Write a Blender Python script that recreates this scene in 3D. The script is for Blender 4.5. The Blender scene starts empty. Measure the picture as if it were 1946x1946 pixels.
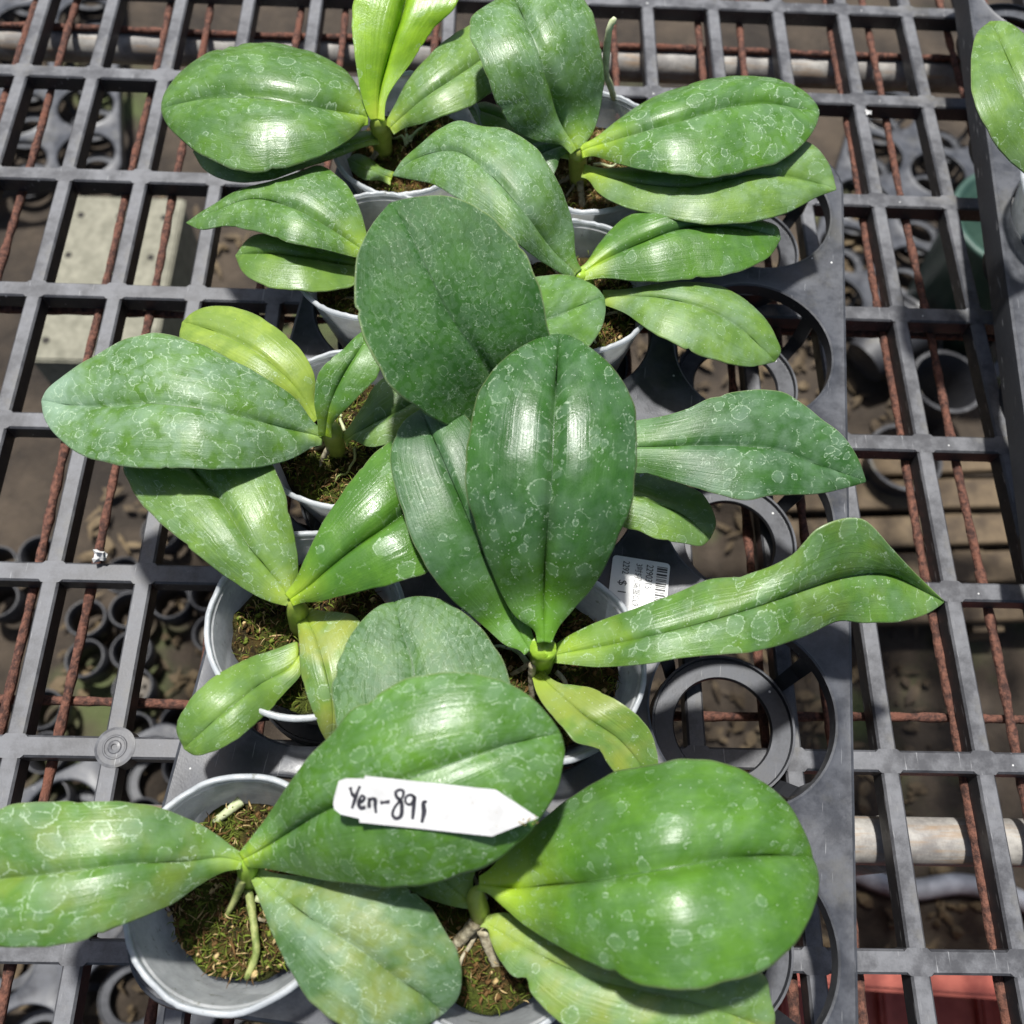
import bpy, bmesh, math, random
import numpy as np
from mathutils import Vector, Matrix
random.seed(7); RNG = np.random.default_rng(11)
R = math.radians
U = 0.05                                   # one grate period = 5 cm; all layout numbers are in periods
W = 1946.0
# ------------------------------------------------------------------ camera, world, sun, exposure
scene = bpy.context.scene
col = scene.collection
CR = np.array((0.99942262, 0.01227594, 0.03168155)); CU = np.array((-0.02395843, 0.91579086, 0.40094027)); CF = np.array((0.02409176, 0.40146781, -0.91555621))
CP = np.array((3.78668, -12.80073, 9.68271)); FL = 0.9
cam_d = bpy.data.cameras.new('camera'); cam = bpy.data.objects.new('camera', cam_d); col.objects.link(cam)
cam_d.sensor_width = 36; cam_d.lens = 36 * FL; cam_d.clip_start = 0.01; cam_d.clip_end = 50
cam.matrix_world = Matrix(((CR[0], CU[0], -CF[0], CP[0] * U), (CR[1], CU[1], -CF[1], CP[1] * U), (CR[2], CU[2], -CF[2], CP[2] * U), (0, 0, 0, 1)))
cam_d.dof.use_dof = True; cam_d.dof.focus_distance = 0.445; cam_d.dof.aperture_fstop = 8.5
scene.camera = cam
SUN = Vector((-0.10, 0.30, 0.95)).normalized()
world = bpy.data.worlds.new('World'); scene.world = world; world.use_nodes = True
wt = world.node_tree; sky = wt.nodes.new('ShaderNodeTexSky'); sky.sky_type = 'NISHITA'; sky.sun_disc = False
sky.sun_elevation = math.asin(SUN.z); sky.sun_rotation = math.atan2(SUN.x, SUN.y)
sky.air_density = 1.0; sky.dust_density = 3.0; sky.ozone_density = 1.0
bg = wt.nodes['Background']; bg.inputs['Strength'].default_value = 0.074; wt.links.new(sky.outputs[0], bg.inputs[0])
sun_d = bpy.data.lights.new('sun', 'SUN'); sun_d.energy = 4.9; sun_d.angle = R(3.5); sun_d.color = (1.0, 0.985, 0.955)
sun = bpy.data.objects.new('sun', sun_d); col.objects.link(sun); sun.rotation_euler = SUN.to_track_quat('Z', 'Y').to_euler()
vs = scene.view_settings; vs.view_transform = 'Standard'; vs.look = 'None'; vs.gamma = 1; vs.use_curve_mapping = False; vs.exposure = 0.5
scene.cycles.max_bounces = 6; scene.cycles.diffuse_bounces = 3; scene.cycles.glossy_bounces = 3; scene.cycles.transparent_max_bounces = 10; scene.cycles.caustics_reflective = False; scene.cycles.caustics_refractive = False

# ------------------------------------------------------------------ helpers
def at(x, y, z):                            # a point of the photograph, at a chosen real height (periods)
    d = (x - W / 2) * CR - (y - W / 2) * CU + FL * W * CF
    return CP + d * ((z - CP[2]) / d[2])
def catmull(P, n):
    P = np.asarray(P, float)
    d = np.maximum(np.linalg.norm(np.diff(P[:, :2], axis=0), axis=1), 1e-6) if P.shape[1] > 1 else np.ones(len(P) - 1)
    k = np.concatenate([[0], np.cumsum(d)])
    m = np.zeros_like(P)
    for i in range(len(P)):
        if i == 0: m[i] = (P[1] - P[0]) / (k[1] - k[0])
        elif i == len(P) - 1: m[i] = (P[-1] - P[-2]) / (k[-1] - k[-2])
        else:
            a, b = (P[i] - P[i - 1]) / (k[i] - k[i - 1]), (P[i + 1] - P[i]) / (k[i + 1] - k[i])
            wa, wb = k[i + 1] - k[i], k[i] - k[i - 1]
            m[i] = (a * wa + b * wb) / (wa + wb)
    out = []
    for t in n:
        s = t * k[-1]; i = min(max(np.searchsorted(k, s) - 1, 0), len(P) - 2)
        h = k[i + 1] - k[i]; q = (s - k[i]) / h
        out.append((2 * q**3 - 3 * q * q + 1) * P[i] + (q**3 - 2 * q * q + q) * h * m[i] + (-2 * q**3 + 3 * q * q) * P[i + 1] + (q**3 - q * q) * h * m[i + 1])
    return np.array(out)
def link(name, me, parent=None, mat=None, loc=None):
    o = bpy.data.objects.new(name, me); col.objects.link(o)
    if parent is not None: o.parent = parent
    if mat is not None and me is not None and not me.materials: me.materials.append(mat)
    if loc is not None: o.location = loc
    return o
def mesh(name, v, f, smooth=False):
    me = bpy.data.meshes.new(name); me.from_pydata([tuple(p) for p in v], [], [tuple(q) for q in f]); me.update()
    if smooth:
        me.shade_smooth()
    return me
def from_bm(name, bm, smooth=False):
    me = bpy.data.meshes.new(name); bmesh.ops.recalc_face_normals(bm, faces=bm.faces); bm.to_mesh(me); bm.free()
    if smooth: me.shade_smooth()
    return me
def empty(name, loc):
    o = bpy.data.objects.new(name, None); col.objects.link(o); o.location = loc; o.empty_display_size = .01
    return o
def tag(o, label, cat, group=None):
    o['label'] = label; o['category'] = cat
    if group: o['group'] = group
def tube(pts, rad, sides=8, cap=True):      # pts (n,3), rad (n) -> verts, faces
    pts = np.asarray(pts, float); n = len(pts); rad = np.broadcast_to(rad, (n,))
    T = np.gradient(pts, axis=0); T /= np.linalg.norm(T, axis=1)[:, None] + 1e-12
    a = np.array((0, 0, 1.)) if abs(T[0][2]) < .9 else np.array((1., 0, 0))
    N = np.cross(T[0], a); N /= np.linalg.norm(N); V = []
    for i in range(n):
        N = N - T[i] * (N @ T[i]); N /= np.linalg.norm(N) + 1e-12; B = np.cross(T[i], N)
        for j in range(sides):
            q = 2 * math.pi * j / sides; V.append(pts[i] + rad[i] * (math.cos(q) * N + math.sin(q) * B))
    F = [(i * sides + j, i * sides + (j + 1) % sides, (i + 1) * sides + (j + 1) % sides, (i + 1) * sides + j) for i in range(n - 1) for j in range(sides)]
    if cap: F += [tuple(range(sides))[::-1], tuple(range((n - 1) * sides, n * sides))]
    return V, F
def lathe(prof, n=48, closed=False):        # prof [(r,z)]
    V = []; F = []; m = len(prof)
    for i in range(n):
        q = 2 * math.pi * i / n
        for r, z in prof: V.append((r * math.cos(q), r * math.sin(q), z))
    for i in range(n):
        k = (i + 1) % n
        for j in range(m if closed else m - 1):
            l = (j + 1) % m
            F.append((i * m + j, k * m + j, k * m + l, i * m + l))
    return V, F
def box(bm, x0, x1, y0, y1, z0, z1):
    v = [bm.verts.new((x, y, z)) for x in (x0, x1) for y in (y0, y1) for z in (z0, z1)]
    for f in ((0, 1, 3, 2), (4, 6, 7, 5), (0, 4, 5, 1), (2, 3, 7, 6), (0, 2, 6, 4), (1, 5, 7, 3)): bm.faces.new([v[i] for i in f])
def jagged(n, k, amp):                      # smooth periodic random wave
    t = np.arange(n) * 2 * math.pi / n; w = np.zeros(n)
    for j in range(2, k): w += RNG.normal() / j**.6 * np.sin(j * t + RNG.uniform(0, 6.3))
    return amp * w / (np.abs(w).max() + 1e-9)

# ------------------------------------------------------------------ materials
class NT:
    def __init__(s, name):
        s.m = bpy.data.materials.new(name); s.m.use_nodes = True; s.t = s.m.node_tree
        s.b = s.t.nodes['Principled BSDF']; s.out = s.t.nodes['Material Output']
    def put(s, sock, v):
        if v is None: return
        if isinstance(v, bpy.types.NodeSocket): s.t.links.new(v, sock)
        elif isinstance(v, (tuple, list)) and sock.type == 'RGBA': sock.default_value = (*v[:3], 1)
        else: sock.default_value = v
    def node(s, typ, props=None, **inp):
        n = s.t.nodes.new('ShaderNode' + typ)
        for k, v in (props or {}).items(): setattr(n, k, v)
        for k, v in inp.items(): s.put(n.inputs[k.replace('_', ' ')], v)
        return n
    def M(s, op, a, b=0.0, c=None, clamp=False):
        n = s.t.nodes.new('ShaderNodeMath'); n.operation = op; n.use_clamp = clamp
        s.put(n.inputs[0], a); s.put(n.inputs[1], b)
        if c is not None: s.put(n.inputs[2], c)
        return n.outputs[0]
    def VM(s, op, a, b):
        n = s.t.nodes.new('ShaderNodeVectorMath'); n.operation = op; s.put(n.inputs[0], a)
        if op == 'SCALE': s.put(n.inputs[3], b)
        else: s.put(n.inputs[1], b)
        return n.outputs[0]
    def mix(s, f, a, b, blend='MIX'):
        n = s.t.nodes.new('ShaderNodeMix'); n.data_type = 'RGBA'; n.blend_type = blend
        s.put(n.inputs[0], f); s.put(n.inputs[6], a); s.put(n.inputs[7], b); return n.outputs[2]
    def noise(s, vec, scale, detail=3, rough=.55, dim='3D'):
        return s.node('TexNoise', {'noise_dimensions': dim}, Vector=vec, Scale=scale, Detail=detail, Roughness=rough)
    def step(s, v, a, b, lo=0., hi=1.):
        n = s.t.nodes.new('ShaderNodeMapRange'); n.interpolation_type = 'SMOOTHSTEP'
        s.put(n.inputs[0], v); n.inputs[1].default_value = a; n.inputs[2].default_value = b; n.inputs[3].default_value = lo; n.inputs[4].default_value = hi
        return n.outputs[0]
    def obj(s): return s.node('TexCoord').outputs['Object']
    def bump(s, h, strength, dist):
        n = s.node('Bump', None, Strength=strength, Distance=dist, Height=h); s.put(s.b.inputs['Normal'], n.outputs[0])
    def set(s, **k):
        for a, v in k.items(): s.put(s.b.inputs[a.replace('_', ' ')], v)
        return s.m

def leaf_mat(name, c, base, seed, drops=.5, mosaic=0., film=.2, trans=.25, resid=1., spec=.52, gloss=.36, base_len=.24, old=.0, specks=.5, chalk=0.):
    s = NT(name)
    uv = s.node('UVMap', {'uv_map': 'uv'}).outputs[0]; cm = s.node('UVMap', {'uv_map': 'metric'}).outputs[0]
    sep = s.node('SeparateXYZ', None, Vector=uv).outputs; u, v = sep[0], sep[1]
    P = s.VM('ADD', cm, (seed * 13.7, seed * 7.3, 0))
    sc = .72 + .11 * ((seed * 5) % 9)
    wob = s.VM('SCALE', s.VM('SUBTRACT', s.noise(P, 2.3, 4, .6, '2D').outputs['Color'], (.5, .5, .5)), .34)
    wob = s.VM('ADD', wob, s.VM('SCALE', s.VM('SUBTRACT', s.noise(P, 9., 2, .6, '2D').outputs['Color'], (.5, .5, .5)), .13))
    Q = s.VM('ADD', P, wob)
    def drop(scale, lo, rng, dens, wid):
        vo = s.node('TexVoronoi', {'voronoi_dimensions': '2D', 'feature': 'F1'}, Vector=Q, Scale=scale, Randomness=1.0)
        rs = s.node('SeparateXYZ', None, Vector=vo.outputs['Color']).outputs
        r = s.M('MULTIPLY_ADD', s.M('POWER', rs[0], 1.6), rng, lo)
        e = s.M('SUBTRACT', r, vo.outputs['Distance'])
        on = s.M('LESS_THAN', rs[1], dens)
        return s.M('MULTIPLY', s.step(e, 0, wid), on), s.M('MULTIPLY', s.step(s.M('ABSOLUTE', e), wid, 0.), on)
    i1, r1 = drop(.95 * sc, .06, .44, min(1, .8 * drops + .08), .026)
    i2, r2 = drop(2.2 * sc, .08, .44, min(1, .9 * drops + .08), .045)
    big = s.noise(P, .42, 3, .6, '2D').outputs['Fac']; patch = s.step(big, .36, .62)
    brk = s.step(s.noise(P, 4.6, 2, .6, '2D').outputs['Fac'], .33, .50)
    ve = s.node('TexVoronoi', {'voronoi_dimensions': '2D', 'feature': 'DISTANCE_TO_EDGE'}, Vector=Q, Scale=1.25 * sc, Randomness=1.0).outputs['Distance']
    edge = s.M('MULTIPLY', s.step(ve, .030, .008), s.step(s.noise(P, 1.6, 2, .5, '2D').outputs['Fac'], .52, .60))
    mo = s.node('TexVoronoi', {'voronoi_dimensions': '2D', 'feature': 'SMOOTH_F1'}, Vector=Q, Scale=2.3 * sc, Randomness=1.0, Smoothness=.25).outputs['Distance']
    blob = s.step(mo, .52, .26)
    soft = s.M('MULTIPLY', blob, s.M('MULTIPLY_ADD', patch, .45 * drops, .10 * drops + .75 * mosaic))
    fill = s.M('MAXIMUM', s.M('MULTIPLY', i1, .5), s.M('MAXIMUM', soft, s.M('MULTIPLY', i2, s.M('MULTIPLY', patch, .6))))
    rim = s.M('MAXIMUM', s.M('MULTIPLY', r1, 1.0), s.M('MULTIPLY', s.M('MAXIMUM', r2, s.M('MULTIPLY', s.step(s.M('ABSOLUTE', s.M('SUBTRACT', mo, .43)), .05, 0.), .55 * mosaic)), s.M('MULTIPLY_ADD', patch, .7, .15)))
    rim = s.M('MULTIPLY', s.M('MAXIMUM', rim, s.M('MULTIPLY', edge, min(1., .15 + 1.2 * drops))), brk)
    sp = s.node('TexVoronoi', {'voronoi_dimensions': '2D', 'feature': 'F1'}, Vector=P, Scale=7.0, Randomness=1.0)
    spr = s.node('SeparateXYZ', None, Vector=sp.outputs['Color']).outputs
    speck = s.M('MULTIPLY', s.step(sp.outputs['Distance'], .17, .08), s.M('LESS_THAN', spr[0], .09 * specks))
    # pigment
    mot = s.noise(P, .55, 4, .6, '2D').outputs['Fac']
    a = s.mix(s.step(mot, .35, .7), tuple(q * .82 for q in c), tuple(q * w for q, w in zip(c, (1.28, 1.14, 1.05))))
    if old > 0: a = s.mix(s.M('MULTIPLY', s.step(s.noise(P, .33, 3, .6, '2D').outputs['Fac'], .42, .66), old), a, (.34, .36, .06))
    strip = s.noise(s.VM('MULTIPLY', uv, (34, 1.6, 1)), 1.0, 3, .6, '2D').outputs['Fac']
    fine = s.noise(s.VM('MULTIPLY', uv, (150, 5, 1)), 1.0, 2, .5, '2D').outputs['Fac']
    a = s.mix(1.0, a, s.mix(strip, (.88, .89, .88), (1.10, 1.09, 1.08)), 'MULTIPLY')
    cen = s.M('ABSOLUTE', s.M('SUBTRACT', u, .5))
    bl = s.M('ADD', v, s.M('MULTIPLY_ADD', s.noise(P, .8, 2, .5, '2D').outputs['Fac'], .12, -.06))
    bl = s.M('ADD', bl, s.M('MULTIPLY', cen, .16))
    a = s.mix(s.step(bl, base_len * 1.0, 0.0), a, base)
    a = s.mix(s.step(cen, .013, .004, 0, .7), a, tuple(q * .5 for q in c))
    a = s.mix(s.step(cen, .487, .499, 0, .5), a, (.30, .36, .16))
    # dried water residue (a pale film with a white edge)
    haze = s.M('MULTIPLY', s.step(s.noise(P, .7, 5, .65, '2D').outputs['Fac'], .34, .76), s.M('MULTIPLY', film, .62) if not isinstance(film, float) else film * .62)
    res = (.275, .395, .30)
    if chalk: haze = s.M('MAXIMUM', haze, s.M('MULTIPLY', s.step(s.M('MULTIPLY_ADD', s.noise(P, .5, 3, .6, '2D').outputs['Fac'], .35, v), .95, 1.12), chalk))
    a = s.mix(haze, a, res); a = s.mix(s.M('MULTIPLY', fill, .26 * resid), a, res)
    a = s.mix(s.M('MULTIPLY', rim, .64 * min(1, resid + .2)), a, (.52, .65, .47)); a = s.mix(s.M('MULTIPLY', speck, .7), a, (.6, .68, .56))
    rough = s.M('ADD', s.M('MULTIPLY_ADD', haze, .25, s.M('MULTIPLY_ADD', s.noise(P, 1.4, 3, .6, '2D').outputs['Fac'], .22, gloss - .13)), s.M('MULTIPLY', fill, .10))
    grain = s.noise(P, 11., 2, .6, '2D').outputs['Fac']
    h = s.M('ADD', s.M('MULTIPLY', strip, .30), s.M('ADD', s.M('MULTIPLY', fine, .10), s.M('MULTIPLY', grain, .13)))
    s.bump(h, .55, .0011)
    s.set(Base_Color=a, Roughness=rough, Specular_IOR_Level=spec)
    tr = s.node('BsdfTranslucent', None, Color=s.mix(1.0, a, (1.5, 1.7, .55), 'MULTIPLY'))
    ms = s.node('MixShader'); ms.inputs[0].default_value = trans
    s.t.links.new(s.b.outputs[0], ms.inputs[1]); s.t.links.new(tr.outputs[0], ms.inputs[2]); s.t.links.new(ms.outputs[0], s.out.inputs[0])
    return s.m

def plastic(name, c, rough=.45, dust=.25, scr=.3, dust_lit=(.30, .30, .30), lit_top=.0):
    s = NT(name); P = s.obj()
    d = s.step(s.noise(P, 48, 6, .72).outputs['Fac'], .36, .66)
    fine = s.noise(P, 900, 3, .6).outputs['Fac']
    up = s.step(s.node('SeparateXYZ', None, Vector=s.node('NewGeometry').outputs['True Normal']).outputs[2], .5, .9)
    a = s.mix(s.M('MULTIPLY', s.M('MULTIPLY_ADD', d, dust, lit_top), up), c, dust_lit); a = s.mix(.3, a, s.mix(fine, (.55,) * 3, (1.45,) * 3), 'MULTIPLY')  # tops dusty and lighter, sides left dark: the sides' shade put into colour
    a = s.mix(s.M('MULTIPLY', s.step(s.noise(P, 17, 5, .7).outputs['Fac'], .54, .70, 0, .55), up), a, tuple(q * w for q, w in zip(dust_lit, (.95, .86, .62))))
    sc = s.noise(s.VM('MULTIPLY', P, (900, 55, 400)), 1, 2, .5).outputs['Fac']
    a = s.mix(s.M('MULTIPLY', s.step(sc, .68, .74), scr), a, (.42, .42, .42))
    vo = s.node('TexVoronoi', {'feature': 'F1'}, Vector=P, Scale=170.0, Randomness=1.0)
    cr = s.node('SeparateXYZ', None, Vector=vo.outputs['Color']).outputs
    a = s.mix(s.M('MULTIPLY', s.step(vo.outputs['Distance'], .13, .07), s.M('LESS_THAN', cr[0], .05)), a, (.6, .6, .58))
    s.bump(fine, .10, .0005)
    return s.set(Base_Color=a, Roughness=s.M('MULTIPLY_ADD', d, .2, rough), Specular_IOR_Level=.45)
M_grate = plastic('grate_plastic', (.022, .022, .025), .42, .75, .40, (.128, .130, .138), .20)
M_tray = plastic('tray_plastic', (.018, .019, .022), .34, .5, .25, (.075, .079, .09), .25)
M_black = plastic('black_plastic', (.025, .025, .028), .4, .2, .1)

def rust():
    s = NT('rusty_steel'); P = s.obj(); n = s.noise(P, 260, 5, .7).outputs['Fac']; n2 = s.noise(P, 45, 3, .6).outputs['Fac']
    a = s.mix(s.step(n, .35, .68), (.035, .014, .010), (.18, .075, .048)); a = s.mix(s.step(n2, .5, .75), a, (.15, .055, .032))
    s.bump(n, 1., .0024); return s.set(Base_Color=a, Roughness=.85)
M_rust = rust()
def pipe_m():
    s = NT('weathered_pipe'); P = s.obj(); n = s.noise(P, 55, 5, .7).outputs['Fac']
    st = s.noise(s.VM('MULTIPLY', P, (22, 160, 160)), 1, 4, .6).outputs['Fac']
    a = s.mix(s.step(n, .35, .7), (.16, .15, .14), (.33, .315, .285)); a = s.mix(s.step(st, .50, .70, 0, .7), a, (.24, .16, .09))
    s.bump(st, .3, .001); return s.set(Base_Color=a, Roughness=.6)
M_pipe = pipe_m()
def cloudy(name, lo, hi, clear, gl):
    s = NT(name); P = s.obj(); n = s.noise(P, 45, 5, .65).outputs['Fac']
    st = s.noise(s.VM('MULTIPLY', P, (40, 40, 600)), 1, 3, .6).outputs['Fac']
    a = s.mix(s.step(n, .35, .75), lo, hi); a = s.mix(s.step(st, .55, .72, 0, .25), a, (.80, .83, .85)); a = s.mix(s.step(s.noise(P, 210, 4, .7).outputs['Fac'], .62, .70, 0, .6), a, (.20, .19, .10))
    s.bump(st, .12, .0005); s.set(Base_Color=a, Roughness=gl, Specular_IOR_Level=.4)
    tl = s.node('BsdfTranslucent', None, Color=a); tp = s.node('BsdfTransparent', None, Color=(.93, .95, .96))
    m1 = s.node('MixShader'); m1.inputs[0].default_value = .42; s.t.links.new(s.b.outputs[0], m1.inputs[1]); s.t.links.new(tl.outputs[0], m1.inputs[2])
    m2 = s.node('MixShader'); s.put(m2.inputs[0], s.step(n, .3, .75, clear, clear * .55)); s.t.links.new(m1.outputs[0], m2.inputs[1]); s.t.links.new(tp.outputs[0], m2.inputs[2])
    s.t.links.new(m2.outputs[0], s.out.inputs[0]); return s.m
M_pot = cloudy('cloudy_pot_plastic', (.60, .615, .61), (.80, .81, .80), .56, .30)
M_rim = cloudy('pot_rim_plastic', (.66, .69, .71), (.90, .92, .93), .36, .24)
def moss_m(name, ca, cb, cc):
    s = NT(name); P = s.obj(); n = s.noise(P, 130, 6, .7).outputs['Fac']; g = s.noise(P, 38, 4, .6).outputs['Fac']; k = s.noise(P, 420, 4, .7).outputs['Fac']
    a = s.mix(s.step(n, .36, .62), (.012, .009, .005), ca); a = s.mix(s.step(g, .46, .62), a, s.mix(n, (.02, .024, .006), cb)); a = s.mix(s.step(k, .60, .74), a, cc)
    s.bump(s.M('ADD', n, k), 1., .004); return s.set(Base_Color=a, Roughness=.9, Specular_IOR_Level=.2)
M_moss = moss_m('damp_moss', (.080, .056, .015), (.100, .130, .014), (.27, .28, .085))
M_mosst = moss_m('tan_moss', (.24, .14, .045), (.20, .17, .05), (.52, .40, .20))
def strand_m(name, a, b):
    s = NT(name); n = s.noise(s.obj(), 90, 3, .6).outputs['Fac']; return s.set(Base_Color=s.mix(n, a, b), Roughness=.8, Specular_IOR_Level=.25)
M_st = [strand_m('straw_strands', (.26, .17, .06), (.60, .47, .24)), strand_m('olive_strands', (.040, .060, .007), (.20, .25, .03)), strand_m('brown_strands', (.045, .024, .009), (.20, .11, .035))]
def simple(name, a, b, scale, rough=.6, bump=.2, bd=.001):
    s = NT(name); n = s.noise(s.obj(), scale, 5, .65).outputs['Fac']; s.bump(n, bump, bd); return s.set(Base_Color=s.mix(s.step(n, .3, .72), a, b), Roughness=rough)
M_stem = simple('stem_skin', (.24, .32, .04), (.36, .42, .08), 120, .4)
M_stemb = simple('bright_stem_skin', (.19, .33, .025), (.30, .45, .045), 120, .35)
M_rootdry = simple('dry_root', (.16, .13, .075), (.44, .40, .28), 320, .8, .6)
M_rootgreen = simple('green_root', (.10, .15, .03), (.36, .38, .14), 160, .55, .4)
M_rootpale = simple('pale_root', (.30, .34, .17), (.56, .60, .38), 160, .55, .3)
M_white = simple('tag_plastic', (.46, .455, .44), (.60, .60, .59), 90, .45, .05)
M_label = simple('label_paper', (.70, .70, .68), (.80, .80, .78), 60, .5, .05)
M_ink = simple('marker_ink', (.012, .012, .016), (.035, .033, .042), 500, .5, .1)
M_print = simple('label_print', (.03, .03, .03), (.08, .08, .08), 900, .6, .05)
M_dirt = simple('dried_soil', (.30, .20, .05), (.5, .4, .15), 500, .8)

# ------------------------------------------------------------------ ground below the bench
GZ = -13.6
def ground_m():
    s = NT('soil_ground'); P = s.obj(); n = s.noise(P, 7, 6, .65).outputs['Fac']; f = s.noise(P, 70, 5, .7).outputs['Fac']; g = s.noise(P, 3.1, 4, .6).outputs['Fac']
    a = s.mix(s.step(n, .32, .68), (.018, .013, .009), (.066, .049, .033)); a = s.mix(.5, a, s.mix(f, (.45,) * 3, (1.5,) * 3), 'MULTIPLY')
    a = s.mix(s.step(g, .56, .68, 0, .75), a, (.075, .10, .03))
    s.bump(f, .8, .008); return s.set(Base_Color=a, Roughness=.95)
n = 60; gx = np.linspace(-3, 3.4, n); v = []
for j in range(n):
    for i in range(n): v.append((gx[i], gx[j] - .3, GZ * U + .006 * math.sin(gx[i] * 9 + 2 * math.sin(gx[j] * 5)) * math.sin(gx[j] * 7.3) - .006))
me = mesh('ground', v, [(j * n + i, j * n + i + 1, (j + 1) * n + i + 1, (j + 1) * n + i) for j in range(n - 1) for i in range(n - 1)], True)
o = link('ground', me, None, ground_m()); o['kind'] = 'structure'

# ------------------------------------------------------------------ bench: grate, rusty mesh, pipes
Q = 1.87949; GD = .235; BW = .192; HW = .222
grate = empty('bench_grate', (3.8 * U, -7 * U, -GD * U)); tag(grate, 'dark grey plastic lattice bench top under the plant trays', 'bench')
gl = np.array((3.8, -7, -GD)) * U
COLS = range(-5, 15); ROWS = range(-2, 10)
ch = .022
def crossbar_mesh():
    xs = []; lim0 = COLS[0] - .6; lim1 = COLS[-1] + .6
    for i in COLS: xs += [(i - BW / 2 - .035, 1), (i - BW / 2, 0), (i + BW / 2, 0), (i + BW / 2 + .035, 1)]
    xs = [(lim0, 1)] + xs + [(lim1, 1)]
    V = []; F = []
    for x, k in xs:
        c = ch * k; w = HW / 2; w2 = w + (0 if k else .012)
        for y, z in ((-w2, -GD), (-w2, -c), (-w2 + c, 0), (w2 - c, 0), (w2, -c), (w2, -GD)): V.append((x * U, y * U, z * U + GD * U))
    m = 6
    for i in range(len(xs) - 1):
        for j in range(m): F.append((i * m + j, (i + 1) * m + j, (i + 1) * m + (j + 1) % m, i * m + (j + 1) % m))
    F += [tuple(range(m))[::-1], tuple(range((len(xs) - 1) * m, len(xs) * m))]
    me = mesh('crossbar', V, F); bm = bmesh.new(); bm.from_mesh(me); bmesh.ops.recalc_face_normals(bm, faces=bm.faces); bm.to_mesh(me); bm.free(); me.materials.append(M_grate); return me
cb = crossbar_mesh()
for k in ROWS: link('crossbar', cb, grate, None, Vector((-gl[0], -k * Q * U - gl[1], 0)))
L = Q - HW - .024
V = []
for y in (-L / 2, L / 2):
    w = BW / 2
    for x, z in ((-w, 0), (-w, GD - ch), (-w + ch, GD), (w - ch, GD), (w, GD - ch), (w, 0)): V.append((x * U, y * U, z * U))
rb = mesh('rib', V, [(j, j + 6, (j + 1) % 6 + 6, (j + 1) % 6) for j in range(6)] + [(5, 4, 3, 2, 1, 0), (6, 7, 8, 9, 10, 11)])
bm = bmesh.new(); bm.from_mesh(rb); bmesh.ops.recalc_face_normals(bm, faces=bm.faces); bm.to_mesh(rb); bm.free(); rb.materials.append(M_grate)
for i in COLS:
    for k in list(ROWS)[:-1]: link('rib', rb, grate, None, Vector((i * U - gl[0], (-k - .5) * Q * U - gl[1], 0)))
prof = [(0, .012), (.030, .012), (.032, .026), (.060, .022), (.070, .014), (.100, .013), (.106, .019), (.118, .019), (.126, .013), (.175, .012), (.205, .004), (.207, -GD + .02)]
V, F = lathe([(r * U, z * U) for r, z in prof], 40)
link('bolt_boss', mesh('bolt_boss', V, F), grate, M_grate, Vector((.03 * U - gl[0], -6 * Q * U - gl[1], -gl[2])))

wire = empty('wire_mesh', (3.8 * U, -7 * U, -.45 * U)); tag(wire, 'rusty ribbed steel wire mesh lying under the plastic bench top', 'wire mesh')
wl = np.array((3.8, -7, -.45)) * U
RW = .052
def wire_obj(a, b, n=150):
    a = np.array(a, float); b = np.array(b, float); t = np.linspace(0, 1, n)[:, None]; p = a + (b - a) * t
    ax = 0 if abs(b[1] - a[1]) > abs(b[0] - a[0]) else 1
    p[:, ax] += .018 * np.sin(t[:, 0] * 9 + RNG.uniform(0, 6)) + .01 * np.sin(t[:, 0] * 31 + RNG.uniform(0, 6))
    r = RW * (1 + .12 * np.sin(np.arange(n) * 1.9) + RNG.normal(0, .07, n))
    V, F = tube(p * U - wl, r * U, 7); link('wire', mesh('wire', V, F, True), wire, M_rust)
zl, zt = -GD - RW - .003, -GD - 3 * RW - .002
xs = [at(px, py, zl)[0] for px, py in ((57, 36), (143, 22), (316, 36), (401, 26), (571, 36), (649, 54), (1329, 90), (1411, 90), (1579, 72), (1657, 90), (1811, 90))]
xs = sorted(xs + [xs[5] + 1.42, xs[5] + 2.1, xs[5] + 3.5, xs[5] + 4.15, xs[-1] + .66, xs[0] - 1.4, xs[0] - 2.1])
for x in xs: wire_obj((x, 3.6, zl), (x + RNG.normal(0, .03), -17.4, zl))
for y in (-.5 + 5.15, -.52, -5.7, -10.75, -15.9): wire_obj((-6.5, y, zt), (15.4, y, zt))
def pipe(y, x0, x1, label):
    r = .25; z = -GD - 4 * RW - r - .004
    p = np.array([(x, y, 0) for x in np.linspace(x0, x1, 24)]); c = np.array(((x0 + x1) / 2, y, z))
    V, F = tube((p - np.array((c[0], y, 0))) * U, r * U, 28, False)
    V2, F2 = tube((p - np.array((c[0], y, 0))) * U, r * .86 * U, 28, False)
    k = len(V); m = 28; e = (len(p) - 1) * m
    F = F + [tuple(q + k for q in f[::-1]) for f in F2] + [(j, k + j, k + (j + 1) % m, (j + 1) % m) for j in range(m)] + [(e + j, e + (j + 1) % m, k + e + (j + 1) % m, k + e + j) for j in range(m)]
    o = link('support_pipe', mesh('support_pipe', V + V2, F, True), None, M_pipe, c * U); tag(o, label, 'pipe', 'bench support pipes')
    return z - r
yp1 = at(200, 98, -.8)[1]; yp2 = at(1750, 1600, -.8)[1]
pipe(yp1, -7, 15.5, 'weathered pale pipe under the far end of the bench'); zb = pipe(yp2, -6, 15.2, 'weathered pale pipe under the near right of the bench')

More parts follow.
